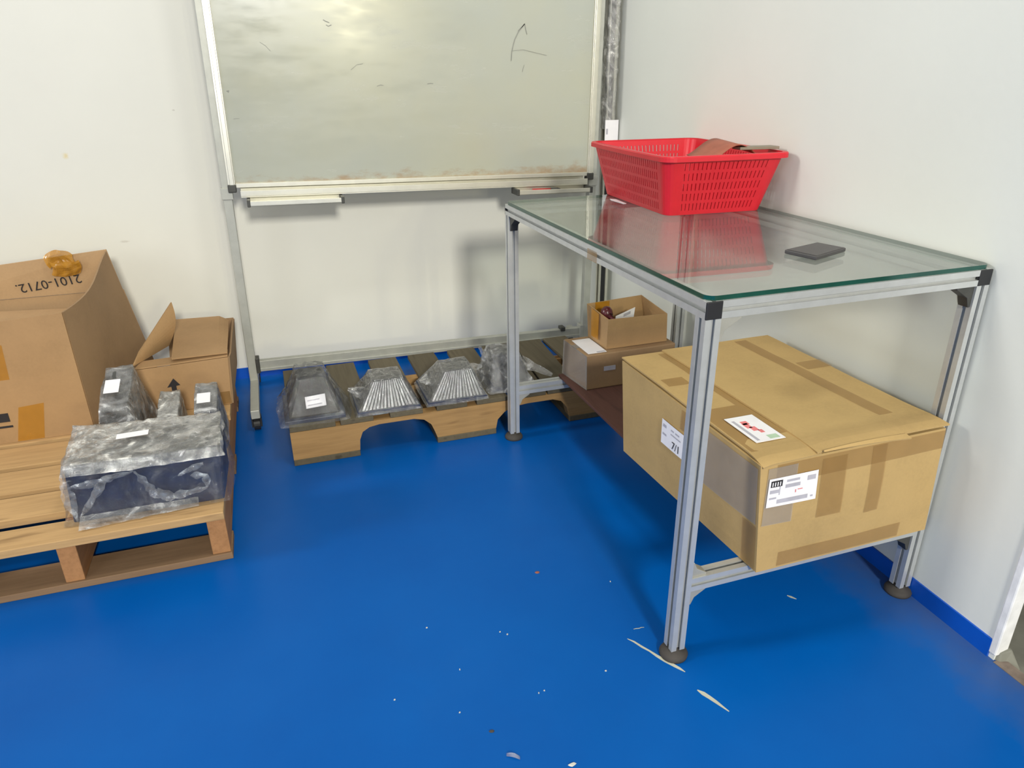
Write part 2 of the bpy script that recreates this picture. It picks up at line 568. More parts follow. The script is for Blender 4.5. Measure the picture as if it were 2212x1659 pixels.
def text_mesh(name, body, size, O, U, V, mat, parent, lift=0.0006):
    """flat lettering: lies in the plane O + s*U + t*V"""
    cu = D.curves.new(name + '_curve', 'FONT')
    cu.body = body
    cu.size = size
    cu.resolution_u = 3
    t = D.objects.new(name + '_tmp', cu)
    COL.objects.link(t)
    bpy.context.view_layer.update()
    me = D.meshes.new_from_object(t.evaluated_get(bpy.context.evaluated_depsgraph_get()))
    D.objects.remove(t)
    D.curves.remove(cu)
    O, U, V = Vector(O), Vector(U).normalized(), Vector(V).normalized()
    N = U.cross(V)
    org = root_loc(parent)
    for v in me.vertices:
        v.co = O + U * v.co.x + V * v.co.y + N * lift - org
    me.name = name
    me.materials.clear()
    me.materials.append(M[mat])
    o = D.objects.new(name, me)
    COL.objects.link(o)
    o.parent = parent
    return o

def paper(parent, name, O, U, V, w, h, mat='white', marks=(), th=0.0008, label=None):
    """a stuck-on label with printed bars; marks = (x, y, w, h, ink) as fractions of the label"""
    O, U, V = Vector(O), Vector(U).normalized(), Vector(V).normalized()
    N = U.cross(V).normalized()
    o = MB().obox(O, U, V, N, w, h, th).build(name, mat, parent)
    if label:
        o['label'] = label
    for (x, y, a, b, ink) in marks:
        MB().obox(O + U * (x * w) + V * (y * h) + N * th, U, V, N, a * w, b * h, 0.0002).build('print', ink, o if parent.parent is None else parent)
    return o

# T-slot profile, as the polygon of its section
def tslot(cx, cy, s=0.03, w=0.0075, d=0.0075):
    h = s / 2
    base = [(-h, -h), (-w / 2, -h), (-w / 2, -h + 0.002), (-w * 0.85, -h + 0.002), (-w * 0.85, -h + d), (w * 0.85, -h + d), (w * 0.85, -h + 0.002), (w / 2, -h + 0.002), (w / 2, -h)]
    pts = []
    for k in range(4):
        c, s_ = math.cos(k * math.pi / 2), math.sin(k * math.pi / 2)
        pts += [(cx + x * c - y * s_, cy + x * s_ + y * c) for x, y in base]
    return pts

# ------------------------------------------------------------------ the setting
XW = lambda y: 0.618 + 0.0215 * (y - 0.1)     # right wall, very slightly out of square
YB = 1.86
YE = -0.212
fl = MB().box(-5, 0.62, -6, 1.95, -0.06, 0.0).build('floor', 'floor')
struct(fl)
struct(MB().box(0.622, 4, -6, 1.95, -0.07, -0.012).build('floor', 'concrete'))
struct(MB().box(0.606, 0.634, -6, YE - 0.004, -0.05, 0.0012).build('trim_1', 'edge_dirt'))
wb_ = MB()
wb_.box(-5, 0.95, YB, YB + 0.12, 0, 3.0)
struct(wb_.build('wall_back', 'wall_back'))
wr = MB()
wr.hexa([(XW(YE), YE, -0.05), (XW(YE) + 0.030, YE, -0.05), (XW(YB) + 0.030, YB, -0.05), (XW(YB), YB, -0.05),
         (XW(YE), YE, 3.0), (XW(YE) + 0.030, YE, 3.0), (XW(YB) + 0.030, YB, 3.0), (XW(YB), YB, 3.0)])
struct(wr.build('wall_right', 'wall_right'))
sk = MB()
y0, y1 = YE + 0.012, YB
sk.hexa([(XW(y0) - 0.004, y0, 0), (XW(y0) + 0.01, y0, 0), (XW(y1) + 0.01, y1, 0), (XW(y1) - 0.004, y1, 0),
         (XW(y0) - 0.004, y0, 0.043), (XW(y0) + 0.01, y0, 0.043), (XW(y1) + 0.01, y1, 0.043), (XW(y1) - 0.004, y1, 0.043)])
struct(sk.build('baseboard_right', 'skirt'))
struct(MB().box(-5, 0.64, YB - 0.004, YB + 0.01, 0, 0.043).build('baseboard_back', 'skirt'))
# white corner bead where the right wall stops at the opening, broken at the foot
bd = MB()
prof = [(XW(YE) - 0.003, YE - 0.003), (XW(YE) + 0.03, YE - 0.003), (XW(YE) + 0.03, YE + 0.014), (XW(YE) - 0.003, YE + 0.014)]
bd.prism(prof, 'z', 0.012, 3.0)
struct(bd.build('trim_2', 'bead', bevel=0.003))
struct(MB().hexa([(0.615, YE - 0.012, -0.02), (0.655, YE - 0.035, -0.02), (0.66, YE + 0.01, -0.02), (0.61, YE + 0.01, -0.02),
                  (0.618, YE - 0.004, 0.02), (0.645, YE - 0.008, 0.024), (0.65, YE + 0.008, 0.024), (0.615, YE + 0.008, 0.02)]).build('trim_3', 'concrete', bevel=0.004))
# what shows through the opening beyond the wall
struct(MB().box(0.705, 2.6, 0.015, 0.075, -0.012, 2.4).build('wall_outside', 'outside'))

# worn streaks in the floor paint
def streak(pts, w, parent):
    mb = MB()
    n = len(pts)
    vs, fs = [], []
    for i, (x, y) in enumerate(pts):
        a, b = pts[max(i - 1, 0)], pts[min(i + 1, n - 1)]
        d = Vector((b[0] - a[0], b[1] - a[1], 0)).normalized()
        nrm = Vector((-d.y, d.x, 0))
        ww = w[i] if isinstance(w, (list, tuple)) else w
        vs += [Vector((x, y, 0.0006)) + nrm * ww, Vector((x, y, 0.0006)) - nrm * ww]
    fs = [(2 * i, 2 * i + 1, 2 * i + 3, 2 * i + 2) for i in range(n - 1)]
    mb.add(vs, fs)
    return mb.build('worn_streak', 'worn', parent, solid=0.0006)
def jag(p0, p1, n, amp, seed):
    rr = random.Random(seed)
    return [(p0[0] + (p1[0] - p0[0]) * t / n + rr.uniform(-amp, amp), p0[1] + (p1[1] - p0[1]) * t / n + rr.uniform(-amp, amp)) for t in range(n + 1)]
streak([(-0.054, 0.083), (-0.045, 0.071), (-0.036, 0.052), (-0.027, 0.037), (-0.019, 0.019), (-0.010, 0.003), (0.000, -0.014), (0.006, -0.024), (0.012, -0.036)],
       [0.0005, 0.002, 0.0025, 0.002, 0.0032, 0.0042, 0.0035, 0.003, 0.0006], fl)
streak([(0.010, -0.083), (0.016, -0.094), (0.022, -0.106), (0.028, -0.120), (0.034, -0.136), (0.038, -0.146)],
       [0.001, 0.0045, 0.004, 0.0034, 0.0018, 0.001], fl)
streak(jag((-0.028, 0.104), (-0.004, 0.102), 4, 0.001, 3), [0.0003, 0.0007, 0.0007, 0.0006, 0.0003], fl)

# ------------------------------------------------------------------ workbench
WX, WY, WZ, S = 0.610, 1.037, 0.750, 0.03
bench = thing('workbench', (WX / 2, WY / 2, 0), 'aluminium T-slot profile workbench with a green-edged glass top against the right wall', 'table')
legs = {'near_left': (S / 2, S / 2), 'near_right': (WX - S / 2, S / 2), 'far_left': (S / 2, WY - S / 2), 'far_right': (WX - S / 2, WY - S / 2)}
for k, (x, y) in legs.items():
    MB().prism(tslot(x, y), 'z', 0.022, WZ - S).build('leg', 'alu', bench)
    ft = MB().lathe(x, y, [(0.028, 0.0), (0.029, 0.006), (0.025, 0.013), (0.012, 0.018), (0.009, 0.0225)], 28)
    ft.build('foot', 'rubber', bench, smooth=True)
for x in (S / 2, WX - S / 2):
    MB().prism(tslot(x, WZ - S / 2), 'y', 0.003, WY - 0.001).build('top_rail', 'alu', bench)
    cp = MB().box(x - S / 2, x + S / 2, -0.001, 0.003, WZ - S, WZ)
    cp.build('end_cap', 'black', bench, bevel=0.0012)
    MB().box(x - S / 2, x + S / 2, WY - 0.001, WY + 0.003, WZ - S, WZ).build('end_cap', 'black', bench, bevel=0.0012)
for y in (S / 2, WY - S / 2):
    MB().prism([(a, b) for a, b in tslot(y, WZ - S / 2)], 'x', S, WX - S).build('top_rail', 'alu', bench)
for y, z in ((S / 2, 0.180), (WY - S / 2, 0.172)):
    MB().prism(tslot(y, z), 'x', S, WX - S).build('lower_rail', 'alu', bench)
def gusset(x, y, z, dx, dz, mat, s=0.042, w=0.022):
    """angle bracket in the corner (x, z), arms running dx and dz"""
    poly = [(x, z), (x + dx * s, z), (x + dx * s, z + dz * 0.005), (x + dx * 0.012, z + dz * s * 0.55), (x + dx * 0.005, z + dz * s), (x, z + dz * s)]
    MB().prism(poly, 'y', y - w / 2, y + w / 2).build('bracket', mat, bench, bevel=0.001)
gusset(S, S / 2, WZ - S, 1, -1, 'gusset')
gusset(WX - S, S / 2, WZ - S, -1, -1, 'gusset_dark')
gusset(S, S / 2, 0.195, 1, 1, 'gusset', 0.034)
gusset(S, S / 2, 0.165, 1, -1, 'gusset', 0.036)
gusset(WX - S, S / 2, 0.165, -1, -1, 'gusset_dark', 0.04)
gusset(S, WY - S / 2, 0.157, 1, -1, 'gusset', 0.036)
gusset(WX - S, WY - S / 2, WZ - S, -1, -1, 'gusset')
# bracket inside the far left corner, running along the long rail
poly = [(WY - S, WZ - S), (WY - S - 0.042, WZ - S), (WY - S - 0.042, WZ - S - 0.005), (WY - S - 0.012, WZ - S - 0.024), (WY - S - 0.005, WZ - S - 0.042), (WY - S, WZ - S - 0.042)]
MB().prism(poly, 'x', 0.004, 0.026).build('bracket', 'gusset_dark', bench, bevel=0.001)
poly = [(S, WZ - S), (S + 0.042, WZ - S), (S + 0.042, WZ - S - 0.005), (S + 0.012, WZ - S - 0.024), (S + 0.005, WZ - S - 0.042), (S, WZ - S - 0.042)]
MB().prism(poly, 'x', WX - 0.026, WX - 0.004).build('bracket', 'gusset', bench, bevel=0.001)
t_ = MB().box(-0.0008, 0.0004, 0.415, 0.462, WZ - S - 0.001, WZ - 0.008)
t_.build('tape_patch', 'tape_brown', bench)
# glass top: two faces and a dark green ground edge, rounded corners
GT = 0.0085
def rrect(x0, x1, y0, y1, r, n=6):
    pts = []
    for cx, cy, a0 in ((x1 - r, y0 + r, -90), (x1 - r, y1 - r, 0), (x0 + r, y1 - r, 90), (x0 + r, y0 + r, 180)):
        for i in range(n + 1):
            a = math.radians(a0 + 90 * i / n)
            pts.append((cx + r * math.cos(a), cy + r * math.sin(a)))
    return pts
gp = rrect(0.003, WX - 0.001, 0.004, WY - 0.002, 0.018)
n_ = len(gp)
g = MB()
g.add([(x, y, WZ + 0.0004) for x, y in gp], [tuple(range(n_ - 1, -1, -1))])
g.add([(x, y, WZ + GT) for x, y in gp], [tuple(range(n_))])
def keep_normals(mb, name, mat, parent):
    me = D.meshes.new(name)
    org = root_loc(parent)
    me.from_pydata([Vector(p) - org for p in mb.v], [], mb.f)
    me.materials.append(M[mat])
    o = D.objects.new(name, me)
    COL.objects.link(o)
    o.parent = parent
    return o
glass = keep_normals(g, 'glass_top', 'glass', bench)
ge = MB()
gi = rrect(0.0045, WX - 0.0025, 0.0055, WY - 0.0035, 0.017)
vs = [(x, y, WZ + 0.0006) for x, y in gp] + [(x, y, WZ + GT - 0.0002) for x, y in gp] + [(x, y, WZ + 0.0006) for x, y in gi] + [(x, y, WZ + GT - 0.0002) for x, y in gi]
fs = []
for i in range(n_):
    j = (i + 1) % n_
    fs += [(i, j, n_ + j, n_ + i), (2 * n_ + j, 2 * n_ + i, 3 * n_ + i, 3 * n_ + j), (n_ + i, n_ + j, 3 * n_ + j, 3 * n_ + i), (j, i, 2 * n_ + i, 2 * n_ + j)]
ge.add(vs, fs)
ge.build('glass_edge', 'glass_edge', glass, smooth=False)['label'] = 'dark green ground glass edge'
ZG = WZ + GT

# ------------------------------------------------------------------ whiteboard on its rolling stand
BX, BY, BYAW, BROLL = -0.1235, 1.62, 0.0022, 0.0183
def BT(u, v, z):
    U = u * math.cos(BROLL) + z * math.sin(BROLL)
    Z = -u * math.sin(BROLL) + z * math.cos(BROLL)
    return (BX + U * math.cos(BYAW) - v * math.sin(BYAW), BY + U * math.sin(BYAW) + v * math.cos(BYAW), Z + 0.0)
HW = 0.6258
wbd = thing('whiteboard', (BX, BY, 0), 'grimy whiteboard in an aluminium frame on a wheeled stand before the back wall', 'whiteboard')
ZT, ZTOP = 0.7604, 1.72
pn = MB(BT).box(-HW, HW, -0.002, 0.010, ZT + 0.002, ZTOP).build('board_panel', 'board', None)
# board material reads object coordinates: give the panel the world as its origin
pn.parent = wbd
pn.location = -Vector(wbd.location)
for a, b in ((-HW - 0.024, -HW), (HW, HW + 0.024)):
    fr = MB(BT).box(a, b, -0.012, 0.014, ZT - 0.02, ZTOP + 0.02)
    fr.box(a + (0.006 if a < 0 else 0.004), b - (0.004 if a < 0 else 0.006), -0.016, -0.012, ZT - 0.01, ZTOP + 0.01)
    fr.build('frame_bar', 'alu_frame', wbd, bevel=0.0015)
fr = MB(BT).box(-HW, HW, -0.012, 0.014, ZT - 0.012, ZT + 0.002)
fr.build('frame_bar', 'alu_frame', wbd, bevel=0.0015)
MB(BT).box(-HW, HW, -0.012, 0.014, ZTOP, ZTOP + 0.02).build('frame_bar', 'alu_frame', wbd, bevel=0.0015)
for u in (-HW - 0.012, HW + 0.012):
    MB(BT).box(u - 0.013, u + 0.013, -0.018, 0.015, ZT - 0.026, ZT - 0.001).build('frame_corner', 'gusset_dark', wbd, bevel=0.003)
# tray along the bottom and the two small shelves under it
tr = MB(BT)
tr.box(-HW + 0.012, HW - 0.01, -0.040, -0.036, ZT - 0.036, ZT - 0.018)
tr.box(-HW + 0.012, HW - 0.01, -0.040, 0.010, ZT - 0.040, ZT - 0.036)
tr.box(-HW + 0.012, HW - 0.01, 0.0, 0.010, ZT - 0.040, ZT - 0.014)
tr.build('pen_tray', 'alu_frame', wbd, bevel=0.001)
for (a, b) in ((-0.592, -0.295), (0.325, 0.612)):
    t2 = MB(BT)
    t2.box(a, b, -0.085, -0.080, ZT - 0.062, ZT - 0.046)
    t2.box(a, b, -0.085, -0.020, ZT - 0.062, ZT - 0.058)
    t2.box(a, b, -0.024, -0.020, ZT - 0.062, ZT - 0.040)
    t2.build('eraser_shelf', 'alu_frame', wbd, bevel=0.001)
    for e in (a, b):
        MB(BT).box(e - 0.005, e + 0.005, -0.088, -0.018, ZT - 0.064, ZT - 0.042).build('shelf_end', 'gusset_dark', wbd, bevel=0.002)
# stand: posts, cross rail, feet, castors
PO, PW = 0.0447 + HW, 0.0283
for s in (-1, 1):
    a, b = (-PO, -PO + PW) if s < 0 else (PO - PW, PO)
    MB(BT).box(a, b, 0.0, 0.03, (0.062 + s * 0.012), 1.85).build('post', 'alu_post', wbd, bevel=0.002)
    pb = MB(BT).box(a - 0.004, b + 0.004, -0.005, 0.032, ZT - 0.05, ZT - 0.012) if s < 0 else MB(BT).box(a - 0.004, b + 0.004, -0.005, 0.032, ZT - 0.05, ZT - 0.012)
    pb.build('clamp', 'alu_post', wbd, bevel=0.002)
    px = BT((a + b) / 2, 0, 0.07)[0]
    MB().box(px - PW / 2, px + PW / 2, 1.345, 1.80, 0.050, 0.080).build('foot_beam', 'alu_post', wbd, bevel=0.002)
    for cy_ in (1.372, 1.772):
        cst = MB()
        cst.prism([(cy_ + 0.021 * math.cos(t * math.pi / 9), 0.0215 + 0.0215 * math.sin(t * math.pi / 9)) for t in range(18)], 'x', px - 0.010, px + 0.010)
        w_ = cst.build('castor', 'black', wbd)
        MB().box(px - 0.016, px - 0.0115, cy_ - 0.014, cy_ + 0.014, 0.014, 0.048).box(px + 0.0115, px + 0.016, cy_ - 0.014, cy_ + 0.014, 0.014, 0.048).box(px - 0.016, px + 0.016, cy_ - 0.014, cy_ + 0.014, 0.0445, 0.050).build('castor_fork', 'black', w_)
cr = MB(BT).box(-PO + PW, PO - PW, 0.002, 0.028, 0.102, 0.138)
cr.box(-PO + PW, PO - PW, -0.003, 0.002, 0.100, 0.112)
cr.build('cross_rail', 'alu_post', wbd, bevel=0.001)
for u in (-PO + PW + 0.006, PO - PW - 0.006):
    MB(BT).box(u - 0.007, u + 0.007, -0.006, 0.032, 0.095, 0.152).build('rail_clip', 'gusset_dark' if u < 0 else 'alu_post', wbd, bevel=0.002)
MB(BT).box(0.545, 0.565, -0.004, 0.030, 0.132, 0.150).build('rail_clip', 'gusset_dark', wbd, bevel=0.003)
# old marker strokes
def stroke(pts, r):
    mb = MB()
    vs, fs = [], []
    for i, (x, z) in enumerate(pts):
        a, b = pts[max(i - 1, 0)], pts[min(i + 1, len(pts) - 1)]
        d = Vector((b[0] - a[0], 0, b[1] - a[1])).normalized()
        nn = Vector((-d.z, 0, d.x))
        vs += [Vector((x, BY - 0.0032, z)) + nn * r, Vector((x, BY - 0.0032, z)) - nn * r]
    fs = [(2 * i, 2 * i + 1, 2 * i + 3, 2 * i + 2) for i in range(len(pts) - 1)]
    mb.add(vs, fs).build('marker_stroke', 'marker', wbd, solid=0.0004)
stroke([(0.219, 1.135), (0.222, 1.165), (0.232, 1.200), (0.247, 1.226), (0.269, 1.250)], 0.0014)
stroke([(0.269, 1.250), (0.272, 1.235), (0.277, 1.217)], 0.0010)
stroke([(0.245, 1.228), (0.262, 1.243), (0.268, 1.249)], 0.0012)
stroke([(0.224, 1.166), (0.262, 1.170), (0.305, 1.161), (0.350, 1.152)], 0.0005)
stroke([(0.267, 1.122), (0.263, 1.112), (0.260, 1.100)], 0.0007)
stroke([(-0.718, 1.053), (-0.714, 1.049), (-0.712, 1.054)], 0.0024)
stroke([(-0.711, 0.970), (-0.702, 0.971), (-0.693, 0.971)], 0.0008)
stroke([(-0.402, 1.254), (-0.395, 1.250), (-0.384, 1.246)], 0.0012)
stroke([(-0.395, 1.240), (-0.388, 1.236), (-0.378, 1.240)], 0.0010)
stroke([(-0.600, 1.190), (-0.585, 1.180), (-0.572, 1.165)], 0.0006)
stroke([(-0.330, 1.110), (-0.310, 1.125), (-0.290, 1.128)], 0.0006)
stroke([(-0.250, 1.060), (-0.238, 1.064), (-0.228, 1.062)], 0.0007)
stroke([(-0.080, 1.065), (-0.070, 1.067), (-0.060, 1.066)], 0.0007)

pen = thing('marker_pen', BT(0.44, -0.055, ZT - 0.0515), 'red marker pen lying in the right-hand shelf under the whiteboard', 'pen')
MB().tube([BT(0.39, -0.055, ZT - 0.051), BT(0.46, -0.055, ZT - 0.051)], 0.0062, 10).build('barrel', 'red_pen', pen, smooth=True)
MB().tube([BT(0.462, -0.055, ZT - 0.051), BT(0.49, -0.055, ZT - 0.051), BT(0.50, -0.055, ZT - 0.051)], [0.0066, 0.0066, 0.003], 10).build('cap', 'gusset_dark', pen, smooth=True)

# ------------------------------------------------------------------ film-wrapped pole in the corner
PX, PY = 0.616, 1.655
pole = thing('wrapped_pole', (PX, PY, 0), 'tall metal pole wrapped in clear film standing in the corner beside the whiteboard', 'pole')
MB().prism(tslot(PX, PY, 0.036, 0.016, 0.012), 'z', 0, 1.9).build('profile_bar', 'alu_frame', pole)
MB().box(PX - 0.012, PX + 0.004, PY - 0.0205, PY - 0.0182, 0.05, 1.88).build('slot_shade', 'black', pole)  # black strip standing in for the shade inside the slot
def pole_film(u, v):
    a = u * 2 * math.pi
    z = 0.90 + v * 1.0
    r = 0.0235 * (1.0 / max(abs(math.cos(a)), abs(math.sin(a)))) ** 0.55
    p = Vector((math.cos(a) * r, math.sin(a) * r, z))
    r2 = 1.06 + 0.22 * mnoise.noise(Vector((math.cos(a) * 2, math.sin(a) * 2, z * 26))) + 0.10 * mnoise.noise(Vector((math.cos(a) * 5, math.sin(a) * 5, z * 60)))
    return (PX + p.x * r2, PY + p.y * r2, z)
MB().grid(pole_film, 28, 110).build('film_wrap', 'film_pole', pole, smooth=True, merge=True)
paper(pole, 'paper_label', (PX - 0.024, PY - 0.0255, 0.84), (1, 0, 0), (0, 0, 1), 0.055, 0.092,
      marks=((0.08, 0.45, 0.14, 0.22, 'ink_grey'), (0.10, 0.1, 0.2, 0.1, 'ink_grey')), label='white paper label on the pole')

# ------------------------------------------------------------------ red basket
bk = thing('basket', (0.447, 0.845, ZG), 'red slotted plastic basket standing on the far end of the glass table', 'basket')
BROT = math.radians(-3.2)
def bpath(t, s):
    """point of the wall: t 0..1 up the wall, s 0..1 round it"""
    hx = 0.135 + 0.032 * t
    hy = 0.200 + 0.040 * t
    r = 0.022 + 0.008 * t
    L = [2 * (hx - r), math.pi / 2 * r, 2 * (hy - r), math.pi / 2 * r] * 2
    return hx, hy, r
def bpoint(t, side, f, corner=None):
    hx, hy, r = bpath(t, 0)
    if corner is None:
        # straight stretch of a side: f 0..1
        if side == 0: p = (-(hx - r) + 2 * (hx - r) * f, -hy)
        elif side == 1: p = (hx, -(hy - r) + 2 * (hy - r) * f)
        elif side == 2: p = ((hx - r) - 2 * (hx - r) * f, hy)
        else: p = (-hx, (hy - r) - 2 * (hy - r) * f)
    else:
        cx, cy = [((hx - r), -(hy - r)), ((hx - r), (hy - r)), (-(hx - r), (hy - r)), (-(hx - r), -(hy - r))][side]
        a = math.radians([-90, 0, 90, 180][side] + 90 * f)
        p = (cx + r * math.cos(a), cy + r * math.sin(a))
    c, s = math.cos(BROT), math.sin(BROT)
    return (0.447 + p[0] * c - p[1] * s, 0.845 + p[0] * s + p[1] * c)
BH = 0.146
cols = []                       # (side, f, corner?, slot column)
for side, n in ((0, 45), (1, 67), (2, 45), (3, 67)):
    for i in range(n):
        cols.append((side, (i + (0.27 if i % 2 else -0.27)) / n if 0 < i else 0.0, None, i % 2 == 1 and 1 < i < n - 2))
    for i in range(6):
        cols.append((side, i / 6, True, False))
rows = [0.0, 0.07, 0.195, 0.245, 0.37, 0.42, 0.545, 0.595, 0.72, 0.77, 0.895, 1.0]
slot_rows = {1, 3, 5, 7, 9}
vs, fs = [], []
for (side, f, cnr, sl) in cols:
    for t in rows:
        x, y = bpoint(t, side, f, cnr)
        vs.append((x, y, ZG + 0.002 + t * (BH - 0.002)))
nc, nr = len(cols), len(rows)
for i in range(nc):
    j = (i + 1) % nc
    for k in range(nr - 1):
        if k in slot_rows and cols[i][3]:
            continue
        fs.append((i * nr + k, j * nr + k, j * nr + k + 1, i * nr + k + 1))
MB().add(vs, fs).build('slotted_wall', 'red', bk, solid=0.003)
# rim: flat lip with a down-turned edge
vs, fs = [], []
rim = []
for (side, f, cnr, sl) in cols[::1]:
    x, y = bpoint(1.0, side, f, cnr)
    d = Vector((x - 0.447, y - 0.845))
    hx, hy, r = bpath(1.0, 0)
    # outward normal from the path itself
    x2, y2 = bpoint(1.12, side, f, cnr)
    nrm = Vector((x2 - x, y2 - y)).normalized()
    rim.append((x, y, nrm.x, nrm.y))
prof = [(-0.002, BH - 0.001), (-0.002, BH + 0.002), (0.011, BH + 0.002), (0.013, BH - 0.001), (0.013, BH - 0.011), (0.011, BH - 0.011), (0.011, BH - 0.001)]
for (x, y, nx, ny) in rim:
    for o_, z in prof:
        vs.append((x + nx * o_, y + ny * o_, ZG + z))
n, m = len(rim), len(prof)
for i in range(n):
    j = (i + 1) % n
    for k in range(m):
        l = (k + 1) % m
        fs.append((i * m + k, j * m + k, j * m + l, i * m + l))
MB().add(vs, fs).build('rim', 'red', bk, smooth=False)
fb = MB()
bpts = [bpoint(0.0, s_, f_, c_) for (s_, f_, c_, q_) in cols]
nb = len(bpts)
fb.add([(x, y, ZG + 0.0004) for x, y in bpts] + [(x, y, ZG + 0.0035) for x, y in bpts],
       [tuple(range(nb - 1, -1, -1)), tuple(range(nb, 2 * nb))] + [(i, (i + 1) % nb, nb + (i + 1) % nb, nb + i) for i in range(nb)])
fb.build('basket_floor', 'red', bk)
# things in the basket
sheet = MB()
def sheet_pt(u, v):
    x = 0.400 + u * 0.160
    z = ZG + 0.128 + 0.036 * math.sin(min(1, u * 1.02) * math.pi * 0.86) ** 1.5 + 0.008 * v
    y = 0.632 + 0.11 * v + 0.03 * u
    return (x, y, z)
sheet.grid(sheet_pt, 18, 4)
so = sheet.build('curled_sheet', 'brown_sheet', None, smooth=True, solid=0.0015)
tag(so, 'curled reddish-brown sheet sticking up out of the red basket', 'sheet')
gb = MB().hexa([(0.500, 0.655, ZG + 0.151), (0.606, 0.640, ZG + 0.151), (0.606, 0.675, ZG + 0.151), (0.500, 0.69, ZG + 0.151),
                (0.500, 0.655, ZG + 0.158), (0.606, 0.640, ZG + 0.158), (0.606, 0.675, ZG + 0.158), (0.500, 0.69, ZG + 0.158)]).build('metal_strip', 'grey_bar', None, bevel=0.0008)
tag(gb, 'flat grey metal strip lying across the rim of the red basket', 'strip')
ps = MB().add([(0.291, 0.955, ZG + 0.0006), (0.283, 0.93, ZG + 0.0006), (0.287, 0.86, ZG + 0.0006), (0.297, 0.862, ZG + 0.0006), (0.303, 0.94, ZG + 0.0006)], [(0, 1, 2, 3, 4)]).build('paper_scrap', 'white', None, solid=0.0005)
tag(ps, 'white scrap of paper on the glass at the foot of the red basket', 'paper')

# black pad on the glass
pad = thing('black_pad', (0.37, 0.19, ZG), 'flat black square case lying alone on the near half of the glass table', 'case')
pc = [(0.308, 0.208), (0.326, 0.138), (0.431, 0.178), (0.413, 0.240)]
pm = MB().hexa([(x, y, ZG + 0.0005) for x, y in pc] + [(x, y, ZG + 0.0085) for x, y in pc])
pm.build('body', 'pad_black', pad, bevel=0.002)
cxp, cyp = sum(p[0] for p in pc) / 4, sum(p[1] for p in pc) / 4
pl = [(cxp + (x - cxp) * 0.93, cyp + (y - cyp) * 0.93) for x, y in pc]
MB().hexa([(x, y, ZG + 0.0085) for x, y in pl] + [(x, y, ZG + 0.0092) for x, y in pl]).build('lid', 'pad_black', pad, bevel=0.0004)

# ------------------------------------------------------------------ plank and cartons under the bench
pk = MB().box(0.175, 0.50, 0.20, WY - 0.001, 0.1875, 0.1965)
tag(pk.build('plank', 'plank', None, bevel=0.001), 'dark red-brown plank lying on the lower rails under the cartons', 'plank')

bx = thing('large_carton', (0.36, 0.25, 0.198), 'large tan taped carton lying on the bench lower rail under the glass table', 'box')
Z0, Z1 = 0.1975, 0.436
cb = [(0.155, -0.026), (0.578, -0.024), (0.572, 0.515), (0.137, 0.500)]
ct = [(0.133, -0.022), (0.571, -0.018), (0.574, 0.550), (0.135, 0.530)]
def carton_side(p0, p1, q0, q1, bulge, nu=14, nv=8, seed=0):
    """one wall as a grid, bulged slightly outwards"""
    p0, p1, q0, q1 = map(Vector, (p0, p1, q0, q1))
    nrm = (p1 - p0).cross(q0 - p0).normalized()
    def fn(u, v):
        p = (p0 * (1 - u) + p1 * u) * (1 - v) + (q0 * (1 - u) + q1 * u) * v
        b = bulge * math.sin(u * math.pi) * math.sin(v * math.pi)
        e = 1.0 if 0 < u < 1 and 0 < v < 1 else 0.0
        return p + nrm * (b + e * 0.0015 * mnoise.noise(p * 9 + Vector((seed, 0, 0))))
    return fn
body = MB()
B3 = [(x, y, Z0) for x, y in cb]
T3 = [(x, y, Z1) for x, y in ct]
for i in range(4):
    j = (i + 1) % 4
    body.grid(carton_side(B3[i], B3[j], T3[i], T3[j], 0.006, seed=i), 14, 8)
body.grid(carton_side(T3[0], T3[1], T3[3], T3[2], 0.003, seed=9), 14, 14)
body.grid(carton_side(B3[3], B3[2], B3[0], B3[1], 0.0, seed=11), 14, 14)
body.build('body', 'card_big', bx, merge=True, smooth=False)
# flaps of the lid: a narrow one on the left, a wide one lapping over it, both turned down a little at the near edge
def lerp(a, b, t): return a + (b - a) * t
def flap(x0, x1, z, name, drop, mat='card_big', yn=-0.026, yf=0.535, jx=0.0):
    def fn(u, v):
        x = lerp(x0, x1, u) + jx * v
        y = lerp(yn, yf, v)
        zz = z + 0.002 * mnoise.noise(Vector((x * 7, y * 7, 3)))
        if v < 0.12:
            zz -= drop * (1 - v / 0.12) ** 2 * (1 - 0.3 * u)
        zz += 0.004 * math.exp(-((v - 0.02) / 0.1) ** 2) * (1 if u > 0.15 else u / 0.15)
        return (x, y, zz)
    o = MB().grid(fn, 10, 24).build(name, mat, bx, solid=0.0035)
    return o
flap(0.136, 0.262, Z1 + 0.0065, 'flap', 0.010)
flap(0.252, 0.568, Z1 + 0.0110, 'flap', 0.004, jx=-0.004)
# turned-up edge at the near side of the wide flap
MB().grid(lambda u, v: (lerp(0.262, 0.455, u), -0.029 - 0.002 * v - 0.012 * u * v, Z1 + 0.0125 - 0.003 * v + 0.010 * u * (1 - u)), 14, 2).build('torn_edge', 'card_big', bx, solid=0.003)
